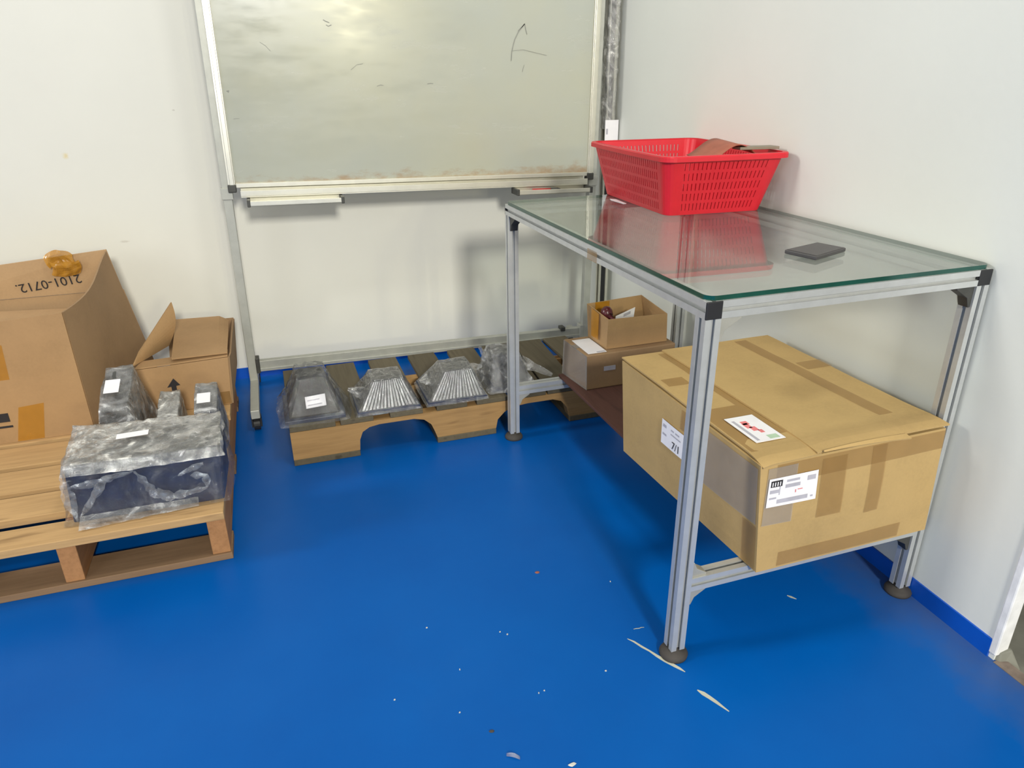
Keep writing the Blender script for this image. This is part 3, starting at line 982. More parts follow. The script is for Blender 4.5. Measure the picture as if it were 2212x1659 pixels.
# brown tape along the lid and on the near wall
def tape_top(x0, x1, ya, yb, z, name='tape', mat='tape_brown', sl=0.0):
    MB().grid(lambda u, v: (lerp(x0, x1, u) + sl * v, lerp(ya, yb, v), z + 0.002 * mnoise.noise(Vector((lerp(x0, x1, u) * 7, lerp(ya, yb, v) * 7, 3)))), 4, 24).build(name, mat, bx)
tape_top(0.470, 0.505, 0.01, 0.52, Z1 + 0.0138, sl=-0.02)
tape_top(0.232, 0.256, 0.20, 0.52, Z1 + 0.0092, sl=-0.004)
tape_top(0.139, 0.250, 0.015, 0.20, Z1 + 0.0090)
tape_top(0.500, 0.570, 0.30, 0.345, Z1 + 0.0138)
tape_top(0.150, 0.205, 0.33, 0.37, Z1 + 0.0090)
def wall_patch(name, mat, xa, xb, za, zb, off, n=8):
    """strip lying on the bulged near wall"""
    f = carton_side(B3[0], B3[1], T3[0], T3[1], 0.006, seed=0)
    def fn(u, v):
        x, z = lerp(xa, xb, u), lerp(za, zb, v)
        vv = (z - Z0) / (Z1 - Z0)
        xl, xr = lerp(B3[0][0], T3[0][0], vv), lerp(B3[1][0], T3[1][0], vv)
        p = f(min(1, max(0, (x - xl) / (xr - xl))), vv)
        return (p[0], p[1] - off, p[2])
    return MB().grid(fn, n, n).build(name, mat, bx)
wall_patch('tape', 'tape_brown', 0.272, 0.330, 0.300, 0.425, 0.0022)
wall_patch('tape', 'tape_brown', 0.390, 0.425, 0.285, 0.430, 0.0022)
wall_patch('tape', 'tape_brown', 0.17, 0.575, 0.392, 0.432, 0.0016)
wall_patch('tape', 'tape_brown', 0.20, 0.50, 0.202, 0.235, 0.0016)
wall_patch('tape', 'tape_clear', 0.150, 0.215, 0.305, 0.428, 0.0024)
def left_patch(name, mat, ya, yb, za, zb, off, n=8):
    f = carton_side(B3[3], B3[0], T3[3], T3[0], 0.006, seed=3)
    def fn(u, v):
        y, z = lerp(ya, yb, u), lerp(za, zb, v)
        vv = (z - Z0) / (Z1 - Z0)
        yl, yr = lerp(B3[3][1], T3[3][1], vv), lerp(B3[0][1], T3[0][1], vv)
        p = f(min(1, max(0, (y - yl) / (yr - yl))), vv)
        return (p[0] - off, p[1], p[2])
    return MB().grid(fn, n, n).build(name, mat, bx)
left_patch('tape', 'tape_clear', 0.165, -0.018, 0.305, 0.428, 0.0024)['label'] = 'wide clear tape round the near corner'
left_patch('tape', 'tape_brown', 0.02, -0.02, 0.20, 0.30, 0.002)
left_patch('tape', 'tape_brown', 0.245, 0.16, 0.385, 0.430, 0.0018)
# its three labels
LX, LZ, LW, LH = 0.154, 0.345, 0.109, 0.061
wall_patch('shipping_label', 'white', LX, LX + LW, LZ, LZ + LH, 0.0032)
for (x, y, w, h, ink) in (
    (0.04, 0.70, 0.23, 0.22, 'ink_black'), (0.36, 0.80, 0.26, 0.08, 'ink_grey'), (0.34, 0.60, 0.30, 0.12, 'ink_grey'), (0.78, 0.72, 0.17, 0.16, 'ink_grey'),
    (0.04, 0.48, 0.18, 0.12, 'ink_grey'), (0.04, 0.28, 0.14, 0.06, 'ink_grey'), (0.22, 0.40, 0.02, 0.3, 'ink_grey'), (0.20, 0.10, 0.62, 0.14, 'ink_grey'), (0.88, 0.12, 0.05, 0.06, 'ink_grey'),
    (0.55, 0.38, 0.02, 0.10, 'ink_red'), (0.60, 0.46, 0.10, 0.03, 'ink_red')):
    wall_patch('print', ink, LX + x * LW, LX + (x + w) * LW, LZ + y * LH, LZ + (y + h) * LH, 0.0036, 2)
for k in range(4):
    wall_patch('print', 'white', LX + LW * (0.065 + 0.05 * k), LX + LW * (0.085 + 0.05 * k), LZ + LH * 0.73, LZ + LH * 0.87, 0.0039, 2)
lt = paper(bx, 'paper_label', (0.232, 0.038, Z1 + 0.0112), (0, 1, 0.0), (-1, 0, 0), 0.106, 0.066, marks=(
    (0.06, 0.80, 0.80, 0.10, 'ink_grey'), (0.05, 0.12, 0.14, 0.34, 'ink_green'), (0.40, 0.42, 0.16, 0.20, 'ink_red'), (0.52, 0.52, 0.20, 0.18, 'ink_red'), (0.66, 0.46, 0.14, 0.22, 'ink_red'), (0.30, 0.34, 0.12, 0.14, 'ink_red')))
def left_x(y, z):
    f = carton_side(B3[3], B3[0], T3[3], T3[0], 0.006, seed=3)
    vv = (z - Z0) / (Z1 - Z0)
    yl, yr = lerp(B3[3][1], T3[3][1], vv), lerp(B3[0][1], T3[0][1], vv)
    return f((y - yl) / (yr - yl), vv)[0]
left_patch('paper_label', 'white', 0.315, 0.215, 0.318, 0.378, 0.0030)
for (x, y, w, h) in ((0.06, 0.72, 0.14, 0.12), (0.40, 0.78, 0.12, 0.06), (0.58, 0.78, 0.16, 0.06), (0.06, 0.40, 0.16, 0.08), (0.40, 0.62, 0.4, 0.05)):
    left_patch('print', 'ink_grey', 0.315 - 0.1 * x, 0.315 - 0.1 * (x + w), 0.318 + 0.06 * y, 0.318 + 0.06 * (y + h), 0.0034, 2)
text_mesh('print', '7/1', 0.026, (left_x(0.25, 0.335) - 0.0042, 0.268, 0.325), (0.02, -1, 0), (-0.01, 0, 1), 'ink_black', bx)

# small cartons at the far end
sb = thing('small_carton', (0.35, 0.97, 0.1965), 'small closed carton with a white label on top, under the small open one', 'box')
MB().hexa([(0.207, 0.885, 0.1968), (0.508, 0.890, 0.1968), (0.508, 1.050, 0.1968), (0.190, 1.040, 0.1968),
           (0.203, 0.883, 0.311), (0.510, 0.890, 0.311), (0.510, 1.052, 0.311), (0.196, 1.046, 0.311)]).build('body', 'card_dark', sb, bevel=0.003)
MB().box(0.196, 0.505, 0.955, 0.985, 0.3112, 0.3118).build('tape', 'tape_clear', sb)
MB().hexa([(0.2052, 0.8835, 0.1975), (0.2066, 0.8835, 0.1975), (0.1896, 1.0385, 0.1975), (0.1882, 1.0385, 0.1975),
           (0.2012, 0.8815, 0.309), (0.2026, 0.8815, 0.309), (0.1956, 1.0445, 0.309), (0.1942, 1.0445, 0.309)]).build('tape', 'tape_clear', sb)
paper(sb, 'paper_label', (0.212, 0.893, 0.3119), (1, 0.02, 0), (0, 1, 0), 0.062, 0.128, marks=((0.5, 0.02, 0.45, 0.06, 'ink_grey'),))
MB().box(0.262, 0.301, 0.8835, 0.8855, 0.254, 0.268).build('print', 'ink_grey', sb)
MB().box(0.330, 0.400, 0.8850, 0.8868, 0.276, 0.286).build('print', 'tape_brown', sb)

ob = thing('open_carton', (0.38, 0.97, 0.312), 'small open carton standing on a closed one, seen under the glass table', 'box')
def open_box(parent, bot, top, z0, z1s, th, mat, names=('wall',)):
    """four separate walls and a floor; bot/top are corner lists, z1s heights per corner"""
    for i in range(4):
        j = (i + 1) % 4
        b0, b1, t0, t1 = Vector((*bot[i], z0)), Vector((*bot[j], z0)), Vector((*top[i], z1s[i])), Vector((*top[j], z1s[j]))
        c = Vector((sum(p[0] for p in bot) / 4, sum(p[1] for p in bot) / 4, z0))
        inn = (b1 - b0).cross(Vector((0, 0, 1))).normalized()
        if inn.dot(c - b0) < 0: inn = -inn
        inn *= th
        MB().hexa([b0, b1, b1 + inn, b0 + inn, t0, t1, t1 + inn, t0 + inn]).build('wall', mat, parent)
    MB().add([(*p, z0 + 0.001) for p in bot] + [(*p, z0 + 0.004) for p in bot], [(3, 2, 1, 0), (4, 5, 6, 7), (0, 1, 5, 4), (1, 2, 6, 5), (2, 3, 7, 6), (3, 0, 4, 7)]).build('carton_floor', mat, parent)
open_box(ob, [(0.281, 0.912), (0.492, 0.915), (0.484, 1.040), (0.276, 1.037)], [(0.282, 0.910), (0.486, 0.913), (0.462, 1.040), (0.268, 1.037)], 0.3125, [0.408, 0.404, 0.432, 0.424], 0.003, 'card_small')
MB().hexa([(0.2690, 1.00, 0.33), (0.2702, 1.00, 0.33), (0.2718, 0.955, 0.33), (0.2706, 0.955, 0.33),
           (0.2666, 1.00, 0.421), (0.2678, 1.00, 0.421), (0.2718, 0.955, 0.414), (0.2706, 0.955, 0.414)]).build('tape', 'tape_amber', ob)
MB().box(0.296, 0.345, 1.0325, 1.0340, 0.36, 0.426).build('tape', 'tape_amber', ob)
bl = thing('maroon_cap', (0.303, 0.955, 0.396), 'dark maroon rounded plastic part in the small open carton', 'part')
prof = [(0.0005, 0.434), (0.012, 0.431), (0.021, 0.423), (0.025, 0.410), (0.024, 0.396), (0.018, 0.382), (0.004, 0.376)]
MB().lathe(0.3025, 0.965, [(r * 0.8, z - 0.001) for r, z in prof[::-1]], 20).build('dome', 'maroon', bl, smooth=True)
MB().tube([(0.306, 0.950, 0.408), (0.309, 0.937, 0.396), (0.311, 0.927, 0.380)], [0.011, 0.010, 0.007], 10).build('spout', 'maroon', bl, smooth=True)
MB().lathe(0.3025, 0.965, [(0.013, 0.318), (0.013, 0.377)], 16).build('stem', 'maroon', bl, smooth=True)
nt_ = MB().hexa([(0.326, 0.955, 0.3245), (0.390, 0.962, 0.3245), (0.390, 0.963, 0.3245), (0.326, 0.956, 0.3245), (0.327, 0.950, 0.402), (0.400, 0.964, 0.419), (0.400, 0.965, 0.419), (0.327, 0.951, 0.402)])
note = thing('paper_slip', (0.365, 0.96, 0.32), 'white printed paper slip standing in the small open carton', 'paper')
nt_.build('sheet', 'white', note)
MB().hexa([(0.357, 0.9562, 0.395), (0.383, 0.9605, 0.401), (0.383, 0.9612, 0.401), (0.357, 0.957, 0.395), (0.357, 0.9555, 0.404), (0.383, 0.9598, 0.410), (0.383, 0.9605, 0.410), (0.357, 0.9562, 0.404)]).build('print', 'ink_grey', note)

# ------------------------------------------------------------------ rear pallet and the wrapped castings on it
rp = thing('rear_pallet', (-0.13, 1.30, 0), 'weathered notched-stringer pallet lying on the floor below the whiteboard', 'pallet')
ZD = 0.128
def notched(y0, y1):
    pts = [(-0.675, 0.020), (-0.475, 0.020), (-0.472, 0.055), (-0.462, 0.080), (-0.440, 0.093), (-0.408, 0.098), (-0.300, 0.098), (-0.268, 0.090), (-0.246, 0.070), (-0.236, 0.045), (-0.228, 0.020),
           (-0.030, 0.020), (-0.024, 0.050), (0.000, 0.074), (0.035, 0.088), (0.080, 0.092), (0.170, 0.092), (0.200, 0.082), (0.222, 0.055), (0.232, 0.020),
           (0.415, 0.020), (0.415, 0.112), (-0.675, 0.112)]
    mb = MB()
    mb.prism(pts, 'y', y0, y1)
    mb.build('stringer', 'wood_rear_x', rp)
for y in (1.070, 1.265, 1.360):
    notched(y, y + 0.038)
for (a, b) in ((-0.675, -0.475), (-0.228, -0.030), (0.232, 0.415)):
    MB().box(a, b, 1.068, 1.553, 0.0, 0.0198).build('foot_board', 'wood_grey_y', rp, bevel=0.002)
for (a, b, sk_) in ((-0.675, -0.540, 0), (-0.525, -0.425, 0), (-0.373, -0.270, 0), (-0.225, -0.125, 0), (-0.083, 0.022, 0.01), (0.045, 0.165, 0.02), (0.172, 0.285, 0.02), (0.318, 0.415, 0.0)):
    MB().hexa([(a - sk_, 1.071, 0.1122), (b - sk_, 1.071, 0.1122), (b + sk_, 1.553, 0.1122), (a + sk_, 1.553, 0.1122),
               (a - sk_, 1.071, ZD), (b - sk_, 1.071, ZD), (b + sk_, 1.553, ZD), (a + sk_, 1.553, ZD)]).build('deck_board', 'wood_grey_y', rp, bevel=0.0015)

def frustum(b, t, z0, z1):
    (x0, x1, y0, y1), (a0, a1, c0, c1) = b, t
    return [(x0, y0, z0), (x1, y0, z0), (x1, y1, z0), (x0, y1, z0), (a0, c0, z1), (a1, c0, z1), (a1, c1, z1), (a0, c1, z1)]

def shell(parent, P, off, amp, seed, mat, freq=16, n=18, skirt=0.0, slump=0.0, name='film_wrap', zmin=None):
    """creased film pulled over the hexahedron P (4 bottom, 4 top corners)"""
    P = [Vector(p) for p in P]
    c = sum(P, Vector()) / 8
    faces = [(0, 1, 5, 4), (1, 2, 6, 5), (2, 3, 7, 6), (3, 0, 4, 7), (4, 5, 6, 7)]
    zb = min(p.z for p in P)
    zt = max(p.z for p in P)
    mb = MB()
    for q in faces:
        A, B, C_, D_ = [P[i] for i in q]
        def fn(u, v):
            p = (A * (1 - u) + B * u) * (1 - v) + (D_ * (1 - u) + C_ * u) * v
            d = p - c
            h = (p.z - zb) / (zt - zb)
            rad = Vector((d.x, d.y, 0)).normalized() * (1 - h * 0.5) + Vector((0, 0, 1)) * (h ** 3)
            w = mnoise.noise(p * freq + Vector((seed, seed * 2.3, 0)))
            w2 = 1 - abs(mnoise.noise(p * freq * 2.3 + Vector((seed * 1.7, 5, 0)))) * 2.2
            o = off + amp * (0.6 * w + 0.5 * max(0, w2))
            o += skirt * (1 - h) ** 4
            r = p + rad * max(o, off * 0.35)
            if zmin is not None:
                r.z = max(r.z, zmin)
            return r
        mb.grid(fn, n, n)
    return mb.build(name, mat, parent, merge=True, smooth=True)

def tail(parent, p0, p1, w, seed, mat):
    """a twisted end of film"""
    p0, p1 = Vector(p0), Vector(p1)
    d = (p1 - p0).normalized()
    s = d.orthogonal().normalized()
    t = d.cross(s)
    def fn(u, v):
        p = p0.lerp(p1, v)
        ww = w * (1 - 0.75 * v)
        a = (u - 0.5) * 2
        q = p + s * a * ww + t * ww * 0.8 * mnoise.noise(Vector((u * 5 + seed, v * 3, seed)))
        return q
    mb = MB().grid(fn, 10, 10)
    return mb.build('film_tail', mat, parent, smooth=True)

def casting(name, label, b, t, z0, z1, finned, filmmat, seed, core='cast_dark', off=0.006, amp=0.009, skirt=0.004, group='film-wrapped castings on the rear pallet', base=True):
    r = thing(name, ((b[0] + b[1]) / 2, (b[2] + b[3]) / 2, z0), label, 'casting', group)
    zc = z0 + 0.001
    if base:
        MB().box(b[0], b[1], b[2], b[3], zc, zc + 0.012).build('base_plate', 'navy', r, bevel=0.0015)
        zc += 0.0122
    s = 0.012
    P = frustum((b[0] + s, b[1] - s, b[2] + s, b[3] - s), t, zc, z1)
    if not finned:
        MB().hexa(P).build('body', core, r, bevel=0.006)
    else:
        MB().hexa(P).build('body', core, r, bevel=0.003)
        nf = 15
        A, B, C_, D_ = [Vector(P[i]) for i in (0, 1, 5, 4)]
        for k in range(nf):
            u0, u1 = (k + 0.12) / nf, (k + 0.72) / nf
            q0, q1, q2, q3 = A.lerp(B, u0), A.lerp(B, u1), D_.lerp(C_, u1), D_.lerp(C_, u0)
            o = Vector((0, -0.0055, 0.002))
            MB().hexa([q0, q1, q1 - o * 0.1, q0 - o * 0.1, q3, q2, q2 - o * 0.1, q3 - o * 0.1]).T  # noqa (geometry below)
            MB().hexa([q0 + o, q1 + o, q1, q0, q3 + o, q2 + o, q2, q3]).build('fin', 'fin', r)
    S_ = frustum(b, t, z0 + 0.002, z1)
    shell(r, S_, off, amp, seed, filmmat, skirt=skirt, zmin=z0 + 0.0015)
    return r

c1 = casting('wrapped_casting', 'baggy film-wrapped dark casting with a white label, leftmost on the rear pallet', (-0.685, -0.505, 1.090, 1.300), (-0.630, -0.552, 1.150, 1.250), ZD, 0.247, False, 'film_bag', 3, off=0.009, amp=0.012, skirt=0.010)
paper(c1, 'paper_label', (-0.618, 1.106, 0.168), (1, 0.02, 0.05), (0, 0.55, 1), 0.060, 0.036, marks=((0.1, 0.2, 0.7, 0.08, 'ink_grey'), (0.1, 0.6, 0.6, 0.08, 'ink_grey')))
c2 = casting('wrapped_casting', 'silver finned wrapped casting, second from the left on the rear pallet', (-0.470, -0.274, 1.078, 1.270), (-0.408, -0.318, 1.140, 1.225), ZD, 0.212, True, 'film_shiny', 11, core='cast_mid', off=0.007, amp=0.004, skirt=0.0)
tail(c2, (-0.44, 1.17, 0.165), (-0.486, 1.16, 0.19), 0.024, 4, 'film_milky')
c3 = casting('wrapped_casting', 'brightest silver finned wrapped casting, third from the left on the rear pallet', (-0.250, -0.055, 1.076, 1.275), (-0.178, -0.090, 1.140, 1.230), ZD, 0.213, True, 'film_shiny', 23, core='cast_mid', off=0.007, amp=0.004, skirt=0.0)
tail(c3, (-0.22, 1.19, 0.175), (-0.256, 1.17, 0.180), 0.022, 9, 'film_milky')
tail(c3, (-0.09, 1.19, 0.195), (-0.045, 1.17, 0.205), 0.022, 12, 'film_milky')
c4 = casting('wrapped_casting', 'film-wrapped casting with loose film ends behind the far left bench leg', (-0.030, 0.120, 1.110, 1.290), (0.000, 0.080, 1.170, 1.250), ZD, 0.232, False, 'film_milky', 31, core='cast_mid', off=0.007, amp=0.012, skirt=0.006)
tail(c4, (-0.015, 1.22, 0.215), (-0.045, 1.20, 0.262), 0.020, 2, 'film_milky')
tail(c4, (0.100, 1.20, 0.190), (0.195, 1.14, 0.150), 0.026, 6, 'film_milky')

# ------------------------------------------------------------------ front pallet on the left
fp = thing('front_pallet', (-1.4, 1.15, 0), 'pale wooden pallet carrying cartons and wrapped parts at the left edge', 'pallet')
ZP = 0.140
for (a, b) in ((0.642, 0.729), (0.775, 0.886), (0.909, 1.034), (1.058, 1.185), (1.208, 1.335), (1.356, 1.483), (1.504, 1.640)):
    dx = random.uniform(-0.004, 0.004)
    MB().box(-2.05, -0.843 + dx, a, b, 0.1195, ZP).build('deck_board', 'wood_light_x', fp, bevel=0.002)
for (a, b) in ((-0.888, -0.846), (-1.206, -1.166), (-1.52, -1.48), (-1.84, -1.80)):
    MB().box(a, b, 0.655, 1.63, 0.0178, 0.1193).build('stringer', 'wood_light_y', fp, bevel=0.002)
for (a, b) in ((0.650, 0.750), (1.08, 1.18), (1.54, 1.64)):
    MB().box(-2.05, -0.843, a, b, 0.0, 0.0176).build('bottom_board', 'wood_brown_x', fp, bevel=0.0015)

# tall open carton
oc = thing('tall_open_carton', (-1.45, 1.4, ZP), 'tall open brown carton with amber tape at the left edge, upside-down number inside', 'box')
zf, zbk = 0.502, 0.590
CB = [(-1.70, 1.222), (-1.216, 1.224), (-1.090, 1.600), (-1.70, 1.600)]
CT = [(-1.70, 1.222), (-1.219, 1.226), (-1.154, 1.600), (-1.70, 1.600)]
th = 0.005
z0 = ZP + 0.0008
MB().hexa([(-1.70, 1.222, z0), (-1.216, 1.222, z0), (-1.216, 1.227, z0), (-1.70, 1.227, z0), (-1.70, 1.222, 0.480), (-1.219, 1.222, 0.504), (-1.219, 1.227, 0.504), (-1.70, 1.227, 0.480)]).build('front_wall', 'card_warm', oc)
# right side: twisted sheet whose upper edge sags between the corners
def side_pt(u, v):
    y = lerp(1.227, 1.600, u)
    xb = lerp(-1.216, -1.075, u)
    xt = lerp(-1.219, -1.154, u) + 0.030 * math.sin(u * math.pi) * (1 - u)
    zt_ = lerp(0.504, 0.588, u) - 0.014 * math.sin(u * math.pi)
    return (lerp(xb, xt, v), y, lerp(z0, zt_, v))
MB().grid(side_pt, 16, 14).build('side_wall', 'card_dark', oc, solid=0.005)  # shaded side: shade put into the darker board colour
MB().hexa([(-1.70, 1.600, z0), (-1.075, 1.600, z0), (-1.075, 1.605, z0), (-1.70, 1.605, z0), (-1.70, 1.600, 0.46), (-1.128, 1.600, 0.46), (-1.128, 1.605, 0.46), (-1.70, 1.605, 0.46)]).build('back_wall', 'card_in', oc)
MB().hexa([(-1.70, 1.598, 0.462), (-1.130, 1.598, 0.462), (-1.130, 1.603, 0.462), (-1.70, 1.603, 0.462), (-1.69, 1.612, 0.548), (-1.152, 1.608, 0.592), (-1.152, 1.613, 0.592), (-1.69, 1.617, 0.548)]).build('flap', 'card_in', oc, bevel=0.001)
MB().box(-1.70, -1.695, 1.227, 1.60, z0, 0.48).build('side_wall', 'card_dark', oc)
MB().box(-1.695, -1.22, 1.228, 1.598, z0, z0 + 0.005).build('carton_floor', 'card_in', oc)
MB().hexa([(-1.69, 1.29, 0.40), (-1.30, 1.30, 0.36), (-1.28, 1.56, 0.42), (-1.69, 1.57, 0.44), (-1.69, 1.29, 0.405), (-1.30, 1.30, 0.365), (-1.28, 1.56, 0.425), (-1.69, 1.57, 0.445)]).build('inner_flap', 'card_in', oc)
# upside-down lettering on the raised flap
text_mesh('print', '2101-0712.', 0.041, (-1.240, 1.5955, 0.523), (-1, 0.0, -0.10), (0.10, 0.10, -1), 'ink_black', oc, lift=0.0008)
def front_strip(name, mat, pts):
    MB().add([(x, 1.2212, z) for x, z in pts], [tuple(range(len(pts)))]).build(name, mat, oc)
front_strip('tape', 'tape_amber', [(-1.412, ZP + 0.002), (-1.345, ZP + 0.002), (-1.322, 0.250), (-1.386, 0.245)])
front_strip('tape', 'tape_amber', [(-1.45, 0.330), (-1.386, 0.330), (-1.380, 0.430), (-1.43, 0.440)])
MB().box(-1.45, -1.415, 1.2205, 1.2215, 0.206, 0.232).build('print', 'ink_black', oc)
MB().box(-1.46, -1.412, 1.2205, 1.2215, 0.188, 0.194).build('print', 'ink_black', oc)
# crumpled tape over the raised flap
def crumple(u, v):
    x = lerp(-1.315, -1.235, u) + 0.01 * math.sin(v * 5)
    z = lerp(0.520, 0.606, v) - 0.03 * (u - 0.5) ** 2 * (4 if v > 0.5 else -2) * 0.6
    y = 1.588 + 0.012 * mnoise.noise(Vector((u * 4, v * 4, 7))) - 0.012 * math.sin(v * math.pi)
    return (x, y, z)
MB().grid(crumple, 14, 14).build('tape', 'tape_crumpled', oc)['label'] = 'crumpled amber tape stuck to the raised flap'

# low carton behind
lc = thing('low_carton', (-0.96, 1.48, ZP), 'low torn-open carton with an up arrow, behind the wrapped parts by the back wall', 'box')
LB = [(-1.062, 1.290), (-0.836, 1.290), (-0.826, 1.650), (-1.050, 1.650)]
z0 = ZP + 0.0008
zt = 0.296
MB().hexa([(-1.085, 1.288, z0), (-0.838, 1.288, z0), (-0.838, 1.293, z0), (-1.085, 1.293, z0), (-1.092, 1.290, zt - 0.008), (-0.826, 1.290, zt), (-0.826, 1.295, zt), (-1.092, 1.295, zt - 0.008)]).build('front_wall', 'card_warm', lc, bevel=0.001)
MB().hexa([(-0.838, 1.293, z0), (-0.833, 1.293, z0), (-0.828, 1.655, z0), (-0.833, 1.655, z0), (-0.826, 1.295, zt), (-0.821, 1.295, zt), (-0.812, 1.662, zt + 0.01), (-0.817, 1.662, zt + 0.01)]).build('side_wall', 'card_dark', lc)
MB().hexa([(-1.050, 1.655, z0), (-0.830, 1.655, z0), (-0.830, 1.660, z0), (-1.050, 1.660, z0), (-1.030, 1.665, zt + 0.012), (-0.815, 1.665, zt + 0.012), (-0.815, 1.670, zt + 0.012), (-1.030, 1.670, zt + 0.012)]).build('back_wall', 'card_dark', lc)
MB().box(-1.06, -0.84, 1.294, 1.654, z0, z0 + 0.004).build('carton_floor', 'card_in', lc)
# front strip of the lid and the flat right-hand flap above it
MB().hexa([(-1.092, 1.292, zt - 0.007), (-0.826, 1.292, zt + 0.001), (-0.826, 1.345, zt + 0.004), (-1.075, 1.345, zt - 0.003),
           (-1.092, 1.292, zt - 0.003), (-0.826, 1.292, zt + 0.005), (-0.826, 1.345, zt + 0.008), (-1.075, 1.345, zt + 0.001)]).build('flap', 'card_warm', lc, bevel=0.001)
MB().grid(lambda u, v: (lerp(lerp(-0.985, -1.000, v), lerp(-0.826, -0.832, v), u), lerp(1.300, 1.655, v), zt + 0.012 + 0.016 * v - 0.004 * u * v - 0.020 * max(0, u - 0.85) * v * 6), 12, 10).build('flap', 'card_warm', lc, solid=0.005)
MB().grid(lambda u, v: (lerp(-0.828, -0.812, v * 0.6 + 0.1), lerp(1.300, 1.660, u), lerp(zt - 0.006, zt + 0.012, v)), 8, 4).build('edge_fold', 'card_dark', lc, solid=0.004)
# raised left flap, bent
def raised(u, v):
    a = Vector((-1.094, 1.306, 0.298)).lerp(Vector((-1.010, 1.46, 0.300)), u)
    b = Vector((-1.075, 1.34, 0.330)).lerp(Vector((-0.982, 1.50, 0.430)), u)
    p = a.lerp(b, v)
    p.x += 0.016 * math.sin(v * math.pi) * u
    return p
MB().grid(raised, 10, 10).build('flap', 'card_small', lc, solid=0.005)
# printed arrow
ar = MB()
ya = 1.2874
ar.add([(-0.990, ya, 0.250), (-1.012, ya, 0.222), (-1.000, ya, 0.2236), (-1.000, ya, 0.200), (-0.986, ya, 0.201), (-0.986, ya, 0.2245), (-0.974, ya, 0.226)], [(0, 1, 2, 3, 4, 5, 6)])
ar.build('print', 'ink_black', lc)
MB().box(-0.905, -0.838, 1.2862, 1.2875, ZP + 0.004, 0.185).build('tape', 'tape_brown', lc)

# big wrapped block at the front
bk2 = thing('wrapped_block', (-1.01, 0.80, ZP), 'film-wrapped navy blue block at the front right corner of the pale pallet', 'block')
P = [(-1.172, 0.706, ZP + 0.002), (-0.842, 0.700, ZP + 0.002), (-0.836, 0.880, ZP + 0.002), (-1.180, 0.895, ZP + 0.002),
     (-1.165, 0.714, 0.268), (-0.834, 0.706, 0.268), (-0.836, 0.872, 0.278), (-1.172, 0.896, 0.278)]
MB().hexa(P).build('body', 'navy', bk2, bevel=0.004)
Q = [(p[0], p[1], 0.2785 if i > 3 else 0.252) for i, p in enumerate([P[4], P[5], P[6], P[7]] * 2)]
Q = [(P[4][0], P[4][1] - 0.001, 0.2695), (P[5][0], P[5][1] - 0.001, 0.2695), (P[6][0], P[6][1], 0.2795), (P[7][0], P[7][1], 0.2795),
     (P[4][0] + 0.003, P[4][1] + 0.008, 0.279), (P[5][0] - 0.003, P[5][1] + 0.008, 0.279), (P[6][0] - 0.003, P[6][1], 0.287), (P[7][0] + 0.003, P[7][1], 0.287)]
MB().hexa(Q).build('lid', 'cast_mid', bk2, bevel=0.002)
S_ = [(P[i][0], P[i][1] - (0.003 if i < 2 else 0), P[i][2]) for i in range(4)] + [(Q[i][0], Q[i][1] - (0.004 if i < 2 else 0), Q[i + 4][2]) for i in range(4)]
shell(bk2, S_, 0.006, 0.008, 41, 'film', freq=13, n=26, skirt=0.010, zmin=ZP + 0.0015)
S2 = [(Q[0][0], Q[0][1] - 0.002, 0.262), (Q[1][0], Q[1][1] - 0.002, 0.262), Q[2], Q[3], *[(q[0], q[1], q[2] + 0.002) for q in Q[4:]]]
shell(bk2, S2, 0.008, 0.010, 47, 'film_top', freq=17, n=26, name='film_layer')
paper(bk2, 'paper_label', (-1.065, 0.795, 0.2985), (1, 0.05, 0), (0, 0.98, 0.1), 0.070, 0.022)
MB().grid(lambda u, v: (lerp(-1.155, -0.90, u), lerp(0.700, 0.664 + 0.022 * u, v) + 0.004 * mnoise.noise(Vector((u * 9, v * 3, 1))), lerp(0.160, ZP + 0.003, v ** 0.6) + 0.003 * abs(mnoise.noise(Vector((u * 14, v * 5, 4))))), 30, 8).build('film_skirt', 'film_milky', bk2, smooth=True)

def fold(pts, r):
    pts = [Vector(p) for p in pts]
    fine = []
    for i in range(len(pts) - 1):
        for k in range(6):
            p = pts[i].lerp(pts[i + 1], k / 6)
            fine.append(p + Vector((mnoise.noise(p * 60) * 0.002, 0, mnoise.noise(p * 50 + Vector((3, 0, 0))) * 0.003)))
    fine.append(pts[-1])
    n = len(fine)
    vs, fs = [], []
    for i, p in enumerate(fine):
        d = (fine[min(i + 1, n - 1)] - fine[max(i - 1, 0)]).normalized()
        nn = Vector((-d.z, 0, d.x))
        w = r * 3.4 * (0.25 + math.sin(math.pi * i / (n - 1))) * (0.8 + 0.7 * mnoise.noise(p * 70))
        for k in range(5):
            t = k / 2 - 1
            vs.append(p + nn * w * t + Vector((0, -0.0022 * (1 - t * t) + 0.001 * mnoise.noise(p * 200 + Vector((k, 0, 0))), 0)))
    for i in range(n - 1):
        for k in range(4):
            fs.append((i * 5 + k, i * 5 + k + 1, i * 5 + k + 6, i * 5 + k + 5))
    MB().add(vs, fs).build('film_fold', 'film_fold', bk2, smooth=True)
fold([(-1.02, 0.690, 0.262), (-1.005, 0.688, 0.235), (-0.990, 0.686, 0.200), (-0.955, 0.686, 0.182), (-0.905, 0.686, 0.184), (-0.872, 0.684, 0.192)], 0.0034)
fold([(-0.872, 0.684, 0.192), (-0.872, 0.686, 0.222), (-0.905, 0.688, 0.226)], 0.0030)
fold([(-1.150, 0.694, 0.165), (-1.120, 0.692, 0.200), (-1.085, 0.692, 0.250), (-1.02, 0.690, 0.262)], 0.0030)
fold([(-1.160, 0.694, 0.240), (-1.110, 0.692, 0.244), (-1.070, 0.692, 0.252)], 0.0022)
fold([(-0.93, 0.687, 0.232), (-0.900, 0.688, 0.246), (-0.872, 0.689, 0.256)], 0.0022)
